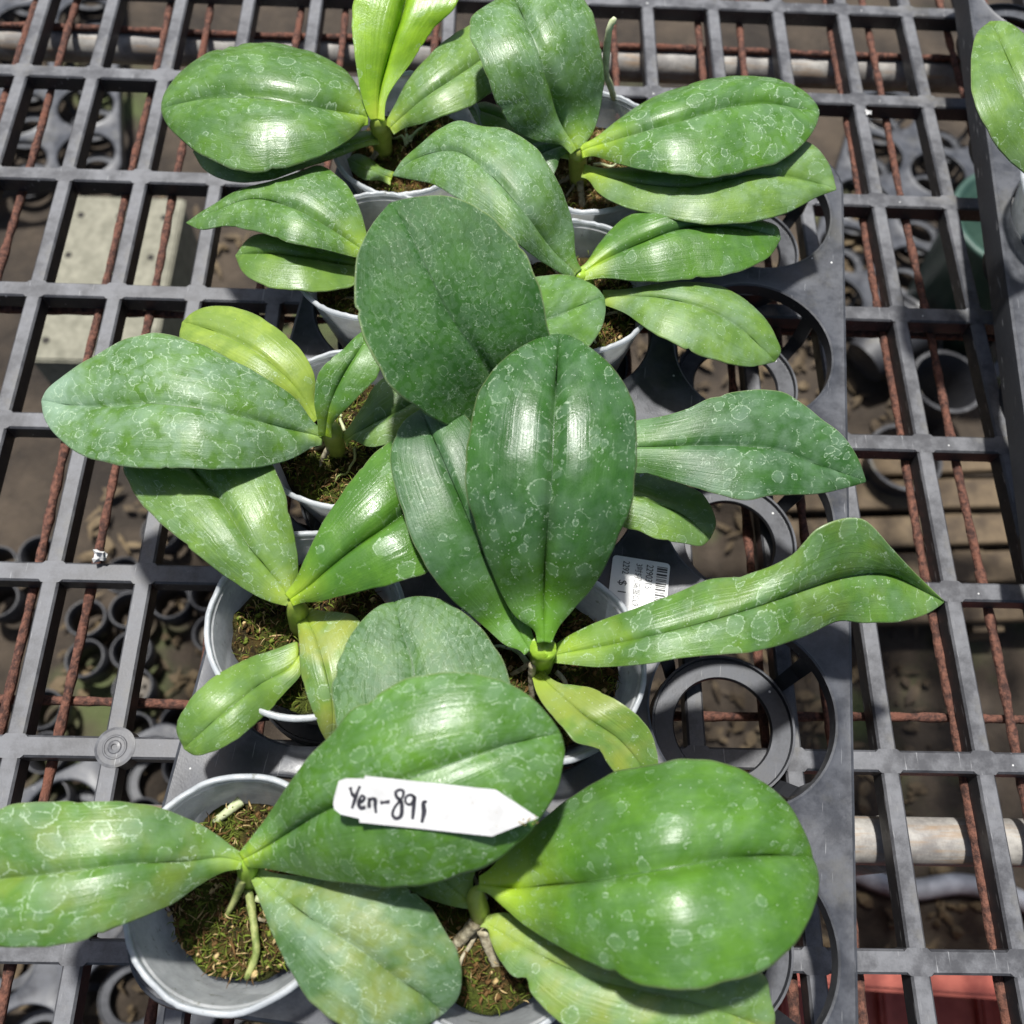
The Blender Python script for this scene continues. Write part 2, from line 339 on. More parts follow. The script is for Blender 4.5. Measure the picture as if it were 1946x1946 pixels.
# ------------------------------------------------------------------ tray
TA = -0.1185                                # yaw of the tray
TX, TY = np.array((math.cos(TA), math.sin(TA))), np.array((-math.sin(TA), math.cos(TA)))
PI2 = 2.05; HR = .885; PZ = 1.0
TC = np.array((4.43, -8.72))                # middle hole
def hole(c, r): return TC + TX * PI2 * (c - 1) + TY * PI2 * (r - 2)
def plate_mesh():
    bm = bmesh.new(); H = PI2 / 2; n = 64; th = .05
    outer = []
    for c in range(3):
        for r in range(5):
            cx, cy = (c - 1) * PI2, (r - 2) * PI2; ring = []
            for i in range(n):
                q = 2 * math.pi * i / n; ca, sa = math.cos(q), math.sin(q)
                k = H / max(abs(ca), abs(sa)); ox, oy = k * ca, k * sa
                if (c, r) in ((0, 0), (2, 0), (0, 4), (2, 4)):
                    sx, sy = (-1 if c == 0 else 1), (-1 if r == 0 else 1)
                    if ox * sx > 0 and oy * sy > 0:
                        rad = .55; mx, my = (H - rad) * sx, (H - rad) * sy
                        if (ox - mx) * sx > 0 and (oy - my) * sy > 0:
                            b = -(ca * mx + sa * my); cc = mx * mx + my * my - rad * rad; k = -b + math.sqrt(max(b * b - cc, 0)); ox, oy = k * ca, k * sa
                ring.append((ox, oy, ca, sa))
            def vt(x, y, z): return bm.verts.new(((cx + x) * U, (cy + y) * U, z * U))
            top_o = [vt(a, b, PZ) for a, b, _, _ in ring]
            lip = [(HR + .05, PZ), (HR + .02, PZ + .012), (HR, PZ), (HR, PZ - .16), (HR + .025, PZ - .16), (HR + .03, PZ - th)]
            loops = [[vt(rr * ca, rr * sa, z) for _, _, ca, sa in ring] for rr, z in lip]
            bot_o = [vt(a, b, PZ - th) for a, b, _, _ in ring]
            seq = [top_o] + loops + [bot_o]
            for a, b in zip(seq[:-1], seq[1:]):
                for i in range(n): bm.faces.new((a[i], a[(i + 1) % n], b[(i + 1) % n], b[i]))
    # outer skirt
    hx, hy, rad = 3 * H, 5 * H, .55; per = []
    for (mx, my, q0) in ((hx - rad, hy - rad, 0), (-hx + rad, hy - rad, 90), (-hx + rad, -hy + rad, 180), (hx - rad, -hy + rad, 270)):
        for k in range(13): q = R(q0 + 7.5 * k); per.append((mx, my, math.cos(q), math.sin(q)))
    pr = [(.001, PZ), (.03, PZ - .018), (.045, PZ - .06), (.06, PZ - .34), (.03, PZ - .34), (.012, PZ - .06)]
    loops = [[bm.verts.new(((mx + (rad + e) * ca) * U, (my + (rad + e) * sa) * U, z * U)) for mx, my, ca, sa in per] for e, z in pr]; m = len(per)
    for a, b in zip(loops, loops[1:] + loops[:1]):
        for i in range(m): bm.faces.new((a[i], b[i], b[(i + 1) % m], a[(i + 1) % m]))
    bmesh.ops.remove_doubles(bm, verts=bm.verts, dist=2e-5)
    me = from_bm('plate', bm); me.shade_smooth()
    me.set_sharp_from_angle(angle=R(35)); me.materials.append(M_tray); return me
plate = plate_mesh()
prof = [(.50, .20), (.515, .225), (.70, .225), (.712, .27), (.735, .27), (.742, .0), (.715, .0), (.70, .18), (.50, .18)]
V, F = lathe([(r * U, z * U) for r, z in prof], 56, True); cup = mesh('cup_ring', V, F, True); cup.set_sharp_from_angle(angle=R(35)); cup.materials.append(M_tray)
V = []                                      # one strap from the hole's edge down to the ring
for r, z, w in ((.886, PZ - .10, .085), (.885, PZ - .55, .08), (.80, .30, .075), (.72, .12, .07)):
    for dr in (0, .028):
        for s_ in (-1, 1): V.append(((r + dr) * U, s_ * w * U, z * U))
F = []
for i in range(3):
    a = i * 4; b = a + 4
    F += [(a, a + 1, b + 1, b), (a + 3, a + 2, b + 2, b + 3), (a + 2, a, b, b + 2), (a + 1, a + 3, b + 3, b + 1)]
F += [(0, 2, 3, 1), (12, 13, 15, 14)]
strap = mesh('strap', V, F); strap.materials.append(M_tray)
def make_tray(name, cx, cy, z, yaw, label, group=None, cols=range(3), rows=range(5)):
    t = empty(name, (cx * U, cy * U, z * U)); t.rotation_euler = (0, 0, yaw); tag(t, label, 'tray', group)
    link('plate', plate, t)
    for c in cols:
        for r in rows:
            k = link('cup_ring', cup, t, None, Vector(((c - 1) * PI2 * U, (r - 2) * PI2 * U, 0)))
            for q in (42, 138, 222, 318):
                s_ = link('strap', strap, k); s_.rotation_euler = (0, 0, R(q))
    return t
make_tray('plant_tray', TC[0], TC[1], 0.002, TA, 'black carry tray with round holes holding the ten orchid pots', 'black carry trays on the bench')
e1, e2 = at(1846, 60, PZ), at(1930, 690, PZ); dd = (e1 - e2)[:2]; ya = math.atan2(-dd[0], dd[1]); tx = np.array((math.cos(ya), math.sin(ya))); ty = np.array((-math.sin(ya), math.cos(ya)))
nt = e2[:2] + tx * (PI2 * 1.5 + .06) + ty * 2.2
make_tray('plant_tray', nt[0], nt[1], .002, ya, 'neighbouring black tray cut off by the right edge of the picture', 'black carry trays on the bench')

# ------------------------------------------------------------------ leaves
SS = [0, .03, .065, .11, .17, .27, .40, .54, .68, .81, .91, .97, 1.0]
SA = [-q for q in SS[::-1]] + SS[1:]
def leaf_mesh(mid, zs, A, B, da, db, crown, groove, ruff, th=.036):
    n = 84; t = np.linspace(0, 1, n); t = .5 * t + .5 * (.5 - .5 * np.cos(math.pi * t)); t = .004 + .992 * t
    mid = [tuple(q) for q in mid]; b, e = mid[0], mid[-1]
    dr = np.array(mid[1], float) - b; dr /= np.linalg.norm(dr); pp_ = np.array((-dr[1], dr[0])); sg = 1 if pp_ @ (np.array(A[0]) - b) > 0 else -1
    wb = 13 * sg; a0, b0 = tuple(np.array(b) + pp_ * wb - dr * 3), tuple(np.array(b) - pp_ * wb - dr * 3)
    m2 = catmull(mid, t); a2 = catmull([a0] + A + [e], t); b2 = catmull([b0] + B + [e], t)
    for q2 in (a2, b2):                                    # uneven margin with a few nicks
        ph_ = RNG.uniform(0, 6.3, 3); wv_ = .010 * np.sin(t * 23 + ph_[0]) + .007 * np.sin(t * 47 + ph_[1]) + .004 * np.sin(t * 83 + ph_[2])
        for _ in range(RNG.integers(0, 3)): wv_ = wv_ - RNG.uniform(.02, .05) * np.exp(-((t - RNG.uniform(.3, .95)) / .010)**2)
        q2 += (q2 - m2) * (wv_ * np.sin(math.pi * t)**.5)[:, None]
    zz = catmull(np.column_stack([np.linspace(0, 1, len(zs)), np.zeros(len(zs)), zs]), t)[:, 2]
    env = np.sin(math.pi * np.clip(t, 0, 1))**.8
    wv = np.sin(t * 11 + RNG.uniform(0, 6)) * env * ruff; wv2 = np.sin(t * 9 + RNG.uniform(0, 6)) * env * ruff
    M_ = np.array([at(x, y, z) for (x, y), z in zip(m2, zz)])
    def prof_(d): return catmull(np.column_stack([np.linspace(0, 1, len(d)), np.zeros(len(d)), d]), t)[:, 2] if isinstance(d, list) else d * env
    A_ = np.array([at(x, y, z) for (x, y), z in zip(a2, zz + prof_(da) + wv)])
    B_ = np.array([at(x, y, z) for (x, y), z in zip(b2, zz + prof_(db) + wv2)])
    G = np.zeros((n, len(SA), 3))
    for j, s in enumerate(SA): G[:, j] = M_ + ((A_ if s < 0 else B_) - M_) * abs(s)
    def normals(G):
        du = np.gradient(G, axis=1); dv = np.gradient(G, axis=0); N = np.cross(du, dv); l = np.linalg.norm(N, axis=2, keepdims=True); N = N / np.maximum(l, 1e-9)
        if N[n // 2, len(SA) // 2, 2] < 0: N = -N
        return N
    N = normals(G)
    N[:] = N[:, :].mean(axis=1, keepdims=True) * .5 + N * .5; N /= np.maximum(np.linalg.norm(N, axis=2, keepdims=True), 1e-9)
    wid = .5 * (np.linalg.norm(A_ - M_, axis=1) + np.linalg.norm(B_ - M_, axis=1)); sa = np.abs(np.array(SA))
    lobe = crown * (1 - sa**2.4 - .50 * np.exp(-(sa / .30)**2))[None, :] * wid[:, None]
    grv = -groove * 1.35 * np.exp(-(sa / .085)**2)[None, :] * np.minimum(wid, .6)[:, None] * (1 - .35 * t + 2.2 * np.exp(-t / .09))[:, None]
    h = lobe + grv; h = h * np.clip(t / .03, .4, 1)[:, None]
    h = h - .35 * lobe                                     # keep the silhouette near its traced place
    G = G + N * h[:, :, None]; N = normals(G)
    T = th * (1 - .62 * sa**3)[None, :] * np.clip(wid / .12, .3, 1)[:, None]
    top = G + N * (T / 2)[:, :, None]; bot = G - N * (T / 2)[:, :, None]
    ln = np.concatenate([[0], np.cumsum(np.linalg.norm(np.diff(M_, axis=0), axis=1))])
    m = len(SA); V = np.concatenate([top.reshape(-1, 3), bot.reshape(-1, 3)]); K = n * m; F = []
    for i in range(n - 1):
        for j in range(m - 1):
            q = (i * m + j, i * m + j + 1, (i + 1) * m + j + 1, (i + 1) * m + j); F.append(q); F.append(tuple(K + x for x in q[::-1]))
    loop = [j for j in range(m)] + [i * m + m - 1 for i in range(1, n)] + [(n - 1) * m + j for j in range(m - 2, -1, -1)] + [i * m for i in range(n - 2, 0, -1)]
    for a, c in zip(loop, loop[1:] + loop[:1]): F.append((c, a, K + a, K + c))
    me = mesh('leaf', V * U, F, True)
    # consistent outward winding
    bm = bmesh.new(); bm.from_mesh(me); bmesh.ops.recalc_face_normals(bm, faces=bm.faces); bm.to_mesh(me); bm.free(); me.shade_smooth()
    us = np.tile((np.array(SA) + 1) / 2, n); vs_ = np.repeat(t, m)
    mx = np.concatenate([np.array(SA) * wid[i] * U * 100 for i in range(n)]); my = np.repeat(ln * U * 100, m)
    u1 = me.uv_layers.new(name='uv'); u2 = me.uv_layers.new(name='metric')
    idx = np.empty(len(me.loops), int); me.loops.foreach_get('vertex_index', idx); idx = idx % K
    u1.data.foreach_set('uv', np.column_stack([us[idx], vs_[idx]]).astype(np.float32).ravel())
    u2.data.foreach_set('uv', np.column_stack([mx[idx], my[idx]]).astype(np.float32).ravel())
    return me, top
PAL = {'mid': ((.086, .200, .030), (.32, .47, .040)), 'dark': ((.034, .114, .020), (.13, .30, .022)), 'grey': ((.072, .162, .046), (.26, .40, .05)),
       'light': ((.128, .248, .042), (.38, .50, .055)), 'young': ((.25, .45, .030), (.45, .56, .06)), 'yellow': ((.225, .345, .055), (.34, .46, .07)), 'fresh': ((.076, .198, .022), (.40, .56, .035))}
LEAFN = [0]
def leaf(parent, mid, zs, A, B, pal='mid', da=-.05, db=-.05, crown=.22, groove=.13, ruff=.03, label=None, **mk):
    LEAFN[0] += 1; c, b = PAL[pal]
    me, top = leaf_mesh(mid, zs, A, B, da, db, crown, groove, ruff)
    o = link('leaf', me, parent, leaf_mat('orchid_leaf', c, b, LEAFN[0], **mk))
    o.matrix_parent_inverse = Matrix.Translation(-parent.location)
    if label: o['label'] = label
    return top

# ------------------------------------------------------------------ pots with moss, stems and roots
POT_H = 1.46; P0 = .228
prof = [(.0, .012), (.56, .012), (.60, .03), (.845, POT_H - .07), (.868, POT_H - .06), (.872, POT_H - .012)]
prof_i = [(.855, POT_H - .012), (.850, POT_H - .05), (.832, POT_H - .06), (.588, .045), (.55, .03), (.0, .03)]
def potted(name, c, r, rim_px, label, moss=M_moss, moss_z=1.32, moss_r=.72, nst=1300, mix=(.14, .48, .38), group='orchids in clear pots', pos=None):
    h = hole(c, r) if pos is None else pos; b = np.array((h[0], h[1], P0 + .002)); tgt = at(rim_px[0], rim_px[1], P0 + POT_H)[:2] - h
    l = np.linalg.norm(tgt); tgt = tgt * min(1, .22 / max(l, 1e-6)); b[:2] += .35 * tgt; tilt = .65 * tgt
    e = empty(name, b * U); tag(e, label, 'potted plant', group)
    axis = Vector((tilt[0], tilt[1], POT_H)).normalized(); q = Vector((0, 0, 1)).rotation_difference(axis)
    V, F = lathe([(a * U, z * U) for a, z in prof + prof_i], 72)
    p = link('pot', mesh('pot', V, F, True), e, M_pot); p.rotation_mode = 'QUATERNION'; p.rotation_quaternion = q; p.data.set_sharp_from_angle(angle=R(40))
    n = 120; jz = jagged(n, 26, .018) + RNG.normal(0, .006, n); jr = jagged(n, 14, .010); V = []; F = []
    pr = [(.850, -.015), (.853, .018), (.866, .026), (.893, .014), (.900, -.012), (.890, -.035), (.874, -.036), (.872, -.015)]; m = len(pr)
    for i in range(n):
        a = 2 * math.pi * i / n
        for k, (rr, z) in enumerate(pr):
            w = 1 if k in (1, 2, 3) else .3
            V.append(((rr + jr[i]) * math.cos(a) * U, (rr + jr[i]) * math.sin(a) * U, (POT_H + z + jz[i] * w) * U))
    for i in range(n):
        for k in range(m): F.append((i * m + k, ((i + 1) % n) * m + k, ((i + 1) % n) * m + (k + 1) % m, i * m + (k + 1) % m))
    rm = link('rim', mesh('rim', V, F, True), p, M_rim)
    # moss root ball
    mr, mz = moss_r, moss_z - P0; nr, na = 16, 56; V = []; F = []
    ph = RNG.uniform(0, 6.28, 12); fr = RNG.uniform(5, 16, (12, 2))
    def hz(x, y): return .025 * sum(math.sin(fr[k][0] * x + ph[k]) * math.cos(fr[k][1] * y + ph[-k - 1]) for k in range(12)) / 2.2
    dent = jagged(na, 12, .05)
    for i in range(nr + 1):
        for j in range(na):
            a = 2 * math.pi * j / na; rr = (mr + dent[j]) * i / nr
            V.append((rr * math.cos(a), rr * math.sin(a), mz + hz(rr * math.cos(a) * 2, rr * math.sin(a) * 2) + RNG.normal(0, .012) - .14 * max(0, i / nr - .8)))
    for k, f in enumerate((.8, .5, .2, .04)):
        for j in range(na):
            a = 2 * math.pi * j / na; rr = (.585 + .235 * f * mz / POT_H) * (.93 if f < .7 else .95) + RNG.normal(0, .008); rr = min(rr, .55 + .25 * f * mz / POT_H)
            V.append((rr * math.cos(a), rr * math.sin(a), mz * f + .03))
    for i in range(nr + 4):
        for j in range(na): F.append((i * na + j, (i + 1) * na + j, (i + 1) * na + (j + 1) % na, i * na + (j + 1) % na))
    mo = link('moss', mesh('moss', np.array(V) * U, F, True), e, moss); mo.rotation_mode = 'QUATERNION'; mo.rotation_quaternion = q
    # loose strands
    V = []; F = []; MI = []
    for k in range(nst):
        a = random.uniform(0, 6.283); rr = mr * math.sqrt(random.random()) * .97; x, y = rr * math.cos(a), rr * math.sin(a); d = random.uniform(0, 6.283); ln = random.uniform(.02, .10) * (2.2 if random.random() < .07 else 1)
        z = mz + hz(x * 2, y * 2) + random.uniform(-.01, .035); bend = random.uniform(-1.6, 1.6); lift = random.uniform(-.02, .06); pts = []
        for i in range(5):
            tt = i / 4; pts.append((x, y, z + lift * math.sin(tt * 3.1))); x += ln / 4 * math.cos(d); y += ln / 4 * math.sin(d); d += bend / 4
        r0 = random.uniform(.0022, .0055) * (2.0 if random.random() < .07 else 1)
        if max(math.hypot(px_, py_) for px_, py_, _ in pts) > .76: continue
        v, f = tube(pts, [r0 * .8, r0, r0, r0 * .8, r0 * .3], 4, False); o0 = len(V); V += v; F += [tuple(i + o0 for i in g) for g in f]
        mi = random.choices((0, 1, 2), mix)[0]; MI += [mi] * len(f)
    for k in range(170):
        a = random.uniform(0, 6.283); rr = min(mr, .72) * math.sqrt(random.random()) * .97; x, y = rr * math.cos(a), rr * math.sin(a); w = random.uniform(.012, .040); z = mz + hz(x * 2, y * 2) + w * .3; o0 = len(V)
        V += [(x + w * dx * random.uniform(.5, 1.3), y + w * dy * random.uniform(.5, 1.3), z + w * dz * random.uniform(.4, 1)) for dx, dy, dz in ((1, .2, 0), (.1, 1, .1), (-1, .1, 0), (0, -1, -.1), (.2, .1, 1), (0, 0, -1), (.6, .6, .6), (-.5, -.6, .5))]
        g = [(0, 6, 4), (6, 1, 4), (1, 2, 4), (2, 7, 4), (7, 3, 4), (3, 0, 4), (0, 1, 6), (2, 3, 7), (1, 0, 5), (2, 1, 5), (3, 2, 5), (0, 3, 5)]
        F += [tuple(i + o0 for i in f) for f in g]; MI += [random.choices((0, 1, 2), mix)[0]] * len(g)
    me = mesh('moss_strands', np.array(V) * U, F, True)
    for mm in M_st: me.materials.append(mm)
    me.polygons.foreach_set('material_index', MI)
    st = link('moss_strands', me, e); st['kind'] = 'stuff'; st.rotation_mode = 'QUATERNION'; st.rotation_quaternion = q
    for k in range(4):                       # thin old roots on top of the moss
        a = random.uniform(0, 6.283); x, y = .12 * math.cos(a), .12 * math.sin(a); d = a + random.uniform(-.5, .5); pts = []
        for i in range(12):
            pts.append((x, y, mz + hz(x * 2, y * 2) + .02 + .05 * (1 - i / 11) + .02 * math.sin(i * .9))); x += .042 * math.cos(d); y += .042 * math.sin(d); d += random.uniform(-.35, .35)
        v, f = tube(pts, np.linspace(.024, .012, 12) * random.uniform(.7, 1.2), 7); ro = link('root', mesh('root', np.array(v) * U, f, True), e, random.choice((M_rootdry, M_rootdry, M_rootpale, M_rootgreen))); ro.rotation_mode = 'QUATERNION'; ro.rotation_quaternion = q
    return e
def wpart(e, name, V, F, mat, label=None):
    o = link(name, mesh(name, np.array(V) * U - np.array(e.location), F, True), e, mat)
    if label: o['label'] = label
    return o
def stem(e, pts, rad, mat=M_stem):          # pts [(px,py,z)]
    p = np.array([at(*q) for q in pts]); t = np.linspace(0, 1, 14)
    pp = catmull(p, t); rr = catmull(np.column_stack([np.linspace(0, 1, len(rad)), np.zeros(len(rad)), rad]), t)[:, 2] * .92; rr[-1] *= .25; rr[-2] *= .66; rr[-3] *= .87; rr[-4] *= .96
    V, F = tube(pp, rr, 14); return wpart(e, 'stem', V, F, mat)
def root(e, pts, r0, mat, r1=None):
    p = np.array([at(*q) for q in pts]); t = np.linspace(0, 1, 22); pp = catmull(p, t)
    rr = np.linspace(r0, r1 or r0 * .8, 22) * (1 + RNG.normal(0, .05, 22)); rr[-1] *= .5
    V, F = tube(pp, rr, 9); return wpart(e, 'root', V, F, mat)
# ---- far left pot
e = potted('potted_orchid', 0, 4, (745, 268), 'orchid farthest left, with an upright bright lime young leaf', M_mosst, 1.30)
stem(e, [(728, 290, 1.28), (726, 262, 1.55), (716, 228, 1.95)], [.12, .125, .11])
leaf(e, [(716, 262), (640, 285), (540, 300), (450, 305), (366, 288)], [1.65, 1.75, 1.8, 1.75, 1.6], [(690, 250), (620, 250), (520, 255), (430, 262)], [(694, 279), (640, 299), (580, 319), (507, 343), (435, 344), (390, 324)], 'light', drops=.2, film=.35)
leaf(e, [(700, 224), (616, 211), (543, 197), (435, 190), (362, 197), (306, 210)], [1.95, 2.15, 2.25, 2.22, 2.1, 1.95], [(686, 180), (674, 156), (616, 109), (543, 87), (471, 83), (399, 101), (333, 149), (312, 181)], [(690, 240), (681, 250), (645, 279), (580, 308), (507, 326), (453, 324), (399, 304), (348, 268), (315, 232)], 'mid', -.22, .02, .30, .14, drops=.35, film=.18, gloss=.33, mosaic=.25)
leaf(e, [(741, 245), (817, 178), (872, 141), (920, 110), (985, 75)], [1.85, 2.1, 2.2, 2.15, 2.0], [(748, 205), (781, 145), (817, 105), (868, 62), (920, 40), (960, 45)], [(770, 243), (799, 236), (854, 217), (912, 192), (945, 165), (980, 120)], 'light', drops=.45, film=.3, crown=.2)
leaf(e, [(718, 228), (723, 174), (745, 91), (767, 0), (792, -95)], [1.95, 2.15, 2.4, 2.55, 2.55], [(697, 214), (680, 145), (671, 72), (672, 0), (715, -70)], [(733, 196), (781, 120), (825, 54), (868, 7), (870, -50)], 'young', .14, .02, .05, .30, trans=.35, drops=.0, film=.0, specks=.1, gloss=.30, base_len=.25, label='upright lime green young leaf')
leaf(e, [(744, 339), (700, 322), (660, 302)], [1.38, 1.52, 1.5], [(727, 320), (701, 301), (676, 293)], [(723, 343), (694, 342), (667, 322)], 'light', drops=.2, film=.6, crown=.15, label='tiny rounded grey green leaf')
root(e, [(722, 280, 1.42), (712, 296, 1.34), (700, 306, 1.27)], .035, M_rootdry)
# ---- far middle pot
e = potted('potted_orchid', 1, 4, (1118, 285), 'orchid at the far end with a thin pale root rising behind it', M_mosst, 1.30, mix=(.5, .25, .25))
stem(e, [(1100, 345, 1.28), (1098, 315, 1.55), (1100, 284, 1.95)], [.12, .115, .13], M_stem)
leaf(e, [(1085, 290), (1010, 258), (950, 225), (890, 206)], [1.8, 1.85, 1.8, 1.7], [(1040, 255), (970, 215), (915, 195)], [(1040, 295), (965, 268), (910, 238)], 'light', drops=.1, film=.2)
leaf(e, [(1074, 277), (1030, 290), (990, 320), (970, 352)], [1.85, 1.85, 1.75, 1.55], [(1042, 259), (999, 261), (962, 285), (950, 320)], [(1064, 300), (1058, 320), (1040, 350), (1000, 372)], 'grey', drops=.3, film=.35, crown=.12)
leaf(e, [(1108, 325), (1200, 347), (1300, 356), (1449, 332), (1530, 345), (1590, 361)], [1.75, 2.02, 2.15, 2.15, 2.08, 2.0], [(1130, 318), (1200, 318), (1300, 310), (1400, 280), (1480, 262), (1536, 270), (1572, 308)], [(1114, 340), (1136, 366), (1180, 391), (1234, 406), (1282, 417), (1355, 427), (1449, 418), (1507, 400), (1554, 374)], 'light', -.06, -.02, .22, .10, drops=.1, film=.45, gloss=.42)
leaf(e, [(1104, 288), (1180, 264), (1288, 233), (1391, 204), (1463, 199), (1518, 210), (1558, 214)], [1.95, 2.2, 2.38, 2.42, 2.36, 2.28, 2.2], [(1112, 272), (1180, 225), (1246, 183), (1299, 165), (1373, 147), (1445, 147), (1500, 159), (1536, 181), (1553, 203)], [(1125, 297), (1162, 308), (1216, 322), (1282, 332), (1347, 337), (1420, 326), (1478, 308), (1521, 279), (1547, 246)], 'fresh', -.20, .0, .28, .13, drops=.55, film=.22, gloss=.36, mosaic=.25, base_len=.3)
leaf(e, [(1096, 286), (1075, 250), (1046, 167), (1017, 83), (985, 15), (968, -12)], [1.95, 2.15, 2.5, 2.75, 2.8, 2.7], [(1068, 277), (1020, 268), (977, 247), (948, 203), (933, 170), (912, 109), (893, 65), (894, 36), (920, 14)], [(1114, 270), (1125, 254), (1143, 192), (1146, 127), (1136, 65), (1122, 22), (1095, -20), (1030, -30)], 'mid', .0, -.06, .2, .12, drops=.8, film=.5, mosaic=.2, base_len=.22)
root(e, [(1188, 232, 1.25), (1176, 206, 1.5), (1160, 163, 1.9), (1151, 120, 2.2), (1155, 72, 2.5), (1169, 33, 2.7)], .030, M_rootpale, .042)
root(e, [(1101, 335, 1.4), (1104, 365, 1.34), (1107, 395, 1.28)], .045, M_rootdry)
# ---- second row left
e = potted('potted_orchid', 0, 3, (708, 478), 'orchid whose two small left leaves hang over the bare grate, second row from back', M_mosst, 1.28)
stem(e, [(700, 505, 1.26), (695, 490, 1.5), (692, 478, 1.8)], [.12, .12, .1])
leaf(e, [(690, 505), (674, 504), (580, 488), (507, 481), (447, 486)], [1.6, 1.68, 1.82, 1.8, 1.7], [(660, 480), (600, 455), (530, 445), (478, 450)], [(676, 540), (634, 552), (562, 552), (500, 542), (464, 520)], 'light', .0, .02, .18, .16, drops=.25, film=.1)
leaf(e, [(692, 478), (616, 428), (554, 394), (480, 378), (410, 402), (353, 424)], [1.85, 2.02, 2.1, 2.05, 1.95, 1.8], [(693, 430), (674, 377), (645, 337), (609, 316), (562, 330), (507, 347), (453, 362), (399, 395)], [(681, 490), (634, 479), (562, 464), (489, 441), (428, 430), (380, 436)], 'mid', -.06, -.02, .2, .12, drops=.55, film=.25)
leaf(e, [(705, 490), (880, 600), (980, 622), (1044, 609), (1110, 580), (1149, 564)], [1.75, 2.0, 2.1, 2.1, 2.0, 1.95], [(800, 520), (930, 545), (1020, 527), (1056, 523), (1100, 529), (1133, 547)], [(760, 560), (900, 680), (1010, 715), (1080, 690), (1122, 656), (1142, 625), (1150, 592)], 'mid', -.05, -.06, .2, .06, drops=.25, film=.5)
# ---- second row middle
e = potted('potted_orchid', 1, 3, (1092, 540), 'orchid with a long dull leaf arching back and two short leaves to the right', M_moss, 1.33, mix=(.12, .38, .5))
stem(e, [(1118, 560, 1.26), (1110, 540, 1.5), (1100, 524, 1.85)], [.12, .12, .1], M_stemb)
leaf(e, [(1146, 565), (1246, 566), (1318, 582), (1391, 616), (1473, 688)], [1.55, 1.8, 1.85, 1.75, 1.55], [(1180, 551), (1246, 541), (1300, 536), (1355, 541), (1409, 565), (1449, 601), (1474, 641), (1483, 670)], [(1180, 592), (1234, 628), (1288, 657), (1330, 675), (1373, 689), (1427, 697)], 'light', -.08, .0, .2, .07, drops=.1, film=.55, gloss=.46)
leaf(e, [(1102, 522), (1125, 507), (1216, 460), (1299, 431), (1400, 432), (1484, 454)], [1.8, 1.9, 2.05, 2.05, 1.95, 1.8], [(1108, 505), (1136, 467), (1180, 420), (1240, 395), (1330, 393), (1445, 418), (1478, 433)], [(1143, 529), (1216, 536), (1282, 533), (1355, 526), (1420, 511), (1463, 486)], 'fresh', -.05, -.08, .2, .16, drops=.2, film=.15)
leaf(e, [(1096, 522), (1053, 482), (980, 386), (926, 328), (870, 290), (800, 300), (745, 334)], [1.85, 2.1, 2.45, 2.55, 2.5, 2.3, 2.0], [(1060, 516), (999, 476), (944, 428), (890, 391), (854, 367), (817, 349), (774, 340)], [(1098, 500), (1089, 435), (1071, 370), (1049, 326), (1009, 275), (962, 246), (908, 239), (872, 231), (835, 246), (799, 275), (763, 308)], 'mid', -.04, -.04, .2, .08, drops=.85, film=.65, gloss=.46, base_len=.1)
# ---- third row left
e = potted('potted_orchid', 0, 2, (655, 810), 'orchid with a broad chalky spotted left leaf and a yellow leaf behind it', M_moss, 1.34)
stem(e, [(642, 862, 1.28), (636, 840, 1.55), (624, 812, 1.95)], [.10, .115, .09])
leaf(e, [(602, 800), (560, 735), (500, 680), (430, 640), (346, 612)], [1.75, 1.95, 2.05, 2.0, 1.9], [(560, 770), (480, 730), (400, 690), (342, 642)], [(600, 760), (599, 722), (591, 696), (562, 656), (525, 623), (489, 601), (435, 583), (399, 583), (366, 595)], 'yellow', -.05, -.03, .2, .07, drops=.0, film=.05, specks=.1, label='yellowing leaf')
leaf(e, [(655, 838), (720, 800), (770, 775), (820, 745)], [1.7, 1.8, 1.85, 1.8], [(651, 824), (691, 770), (723, 722), (780, 700)], [(665, 838), (701, 849), (738, 844), (780, 825), (815, 780)], 'light', drops=.3, film=.25)
leaf(e, [(618, 828), (629, 765), (654, 709), (685, 660), (712, 618)], [1.9, 2.2, 2.35, 2.4, 2.35], [(604, 812), (598, 752), (605, 712), (623, 687), (652, 665), (681, 636)], [(632, 806), (643, 792), (683, 752), (720, 709), (730, 660)], 'fresh', .05, .0, .15, .18, drops=.4, film=.15, base_len=.35)
leaf(e, [(614, 832), (543, 814), (453, 791), (362, 775), (272, 768), (199, 774), (127, 771), (78, 761)], [1.85, 2.1, 2.35, 2.5, 2.5, 2.4, 2.25, 2.1], [(601, 808), (562, 759), (507, 720), (435, 683), (380, 654), (337, 640), (290, 635), (236, 647), (174, 680), (120, 716), (87, 745)], [(594, 850), (562, 868), (522, 883), (435, 891), (326, 890), (236, 886), (163, 868), (116, 836), (87, 799)], 'mid', -.06, -.04, .18, .07, drops=1.0, film=.60, gloss=.38, mosaic=.45, base_len=.12, chalk=.75, label='broad left leaf with chalky round water marks')
root(e, [(625, 850, 1.5), (613, 875, 1.36), (611, 905, 1.28)], .03, M_rootdry)
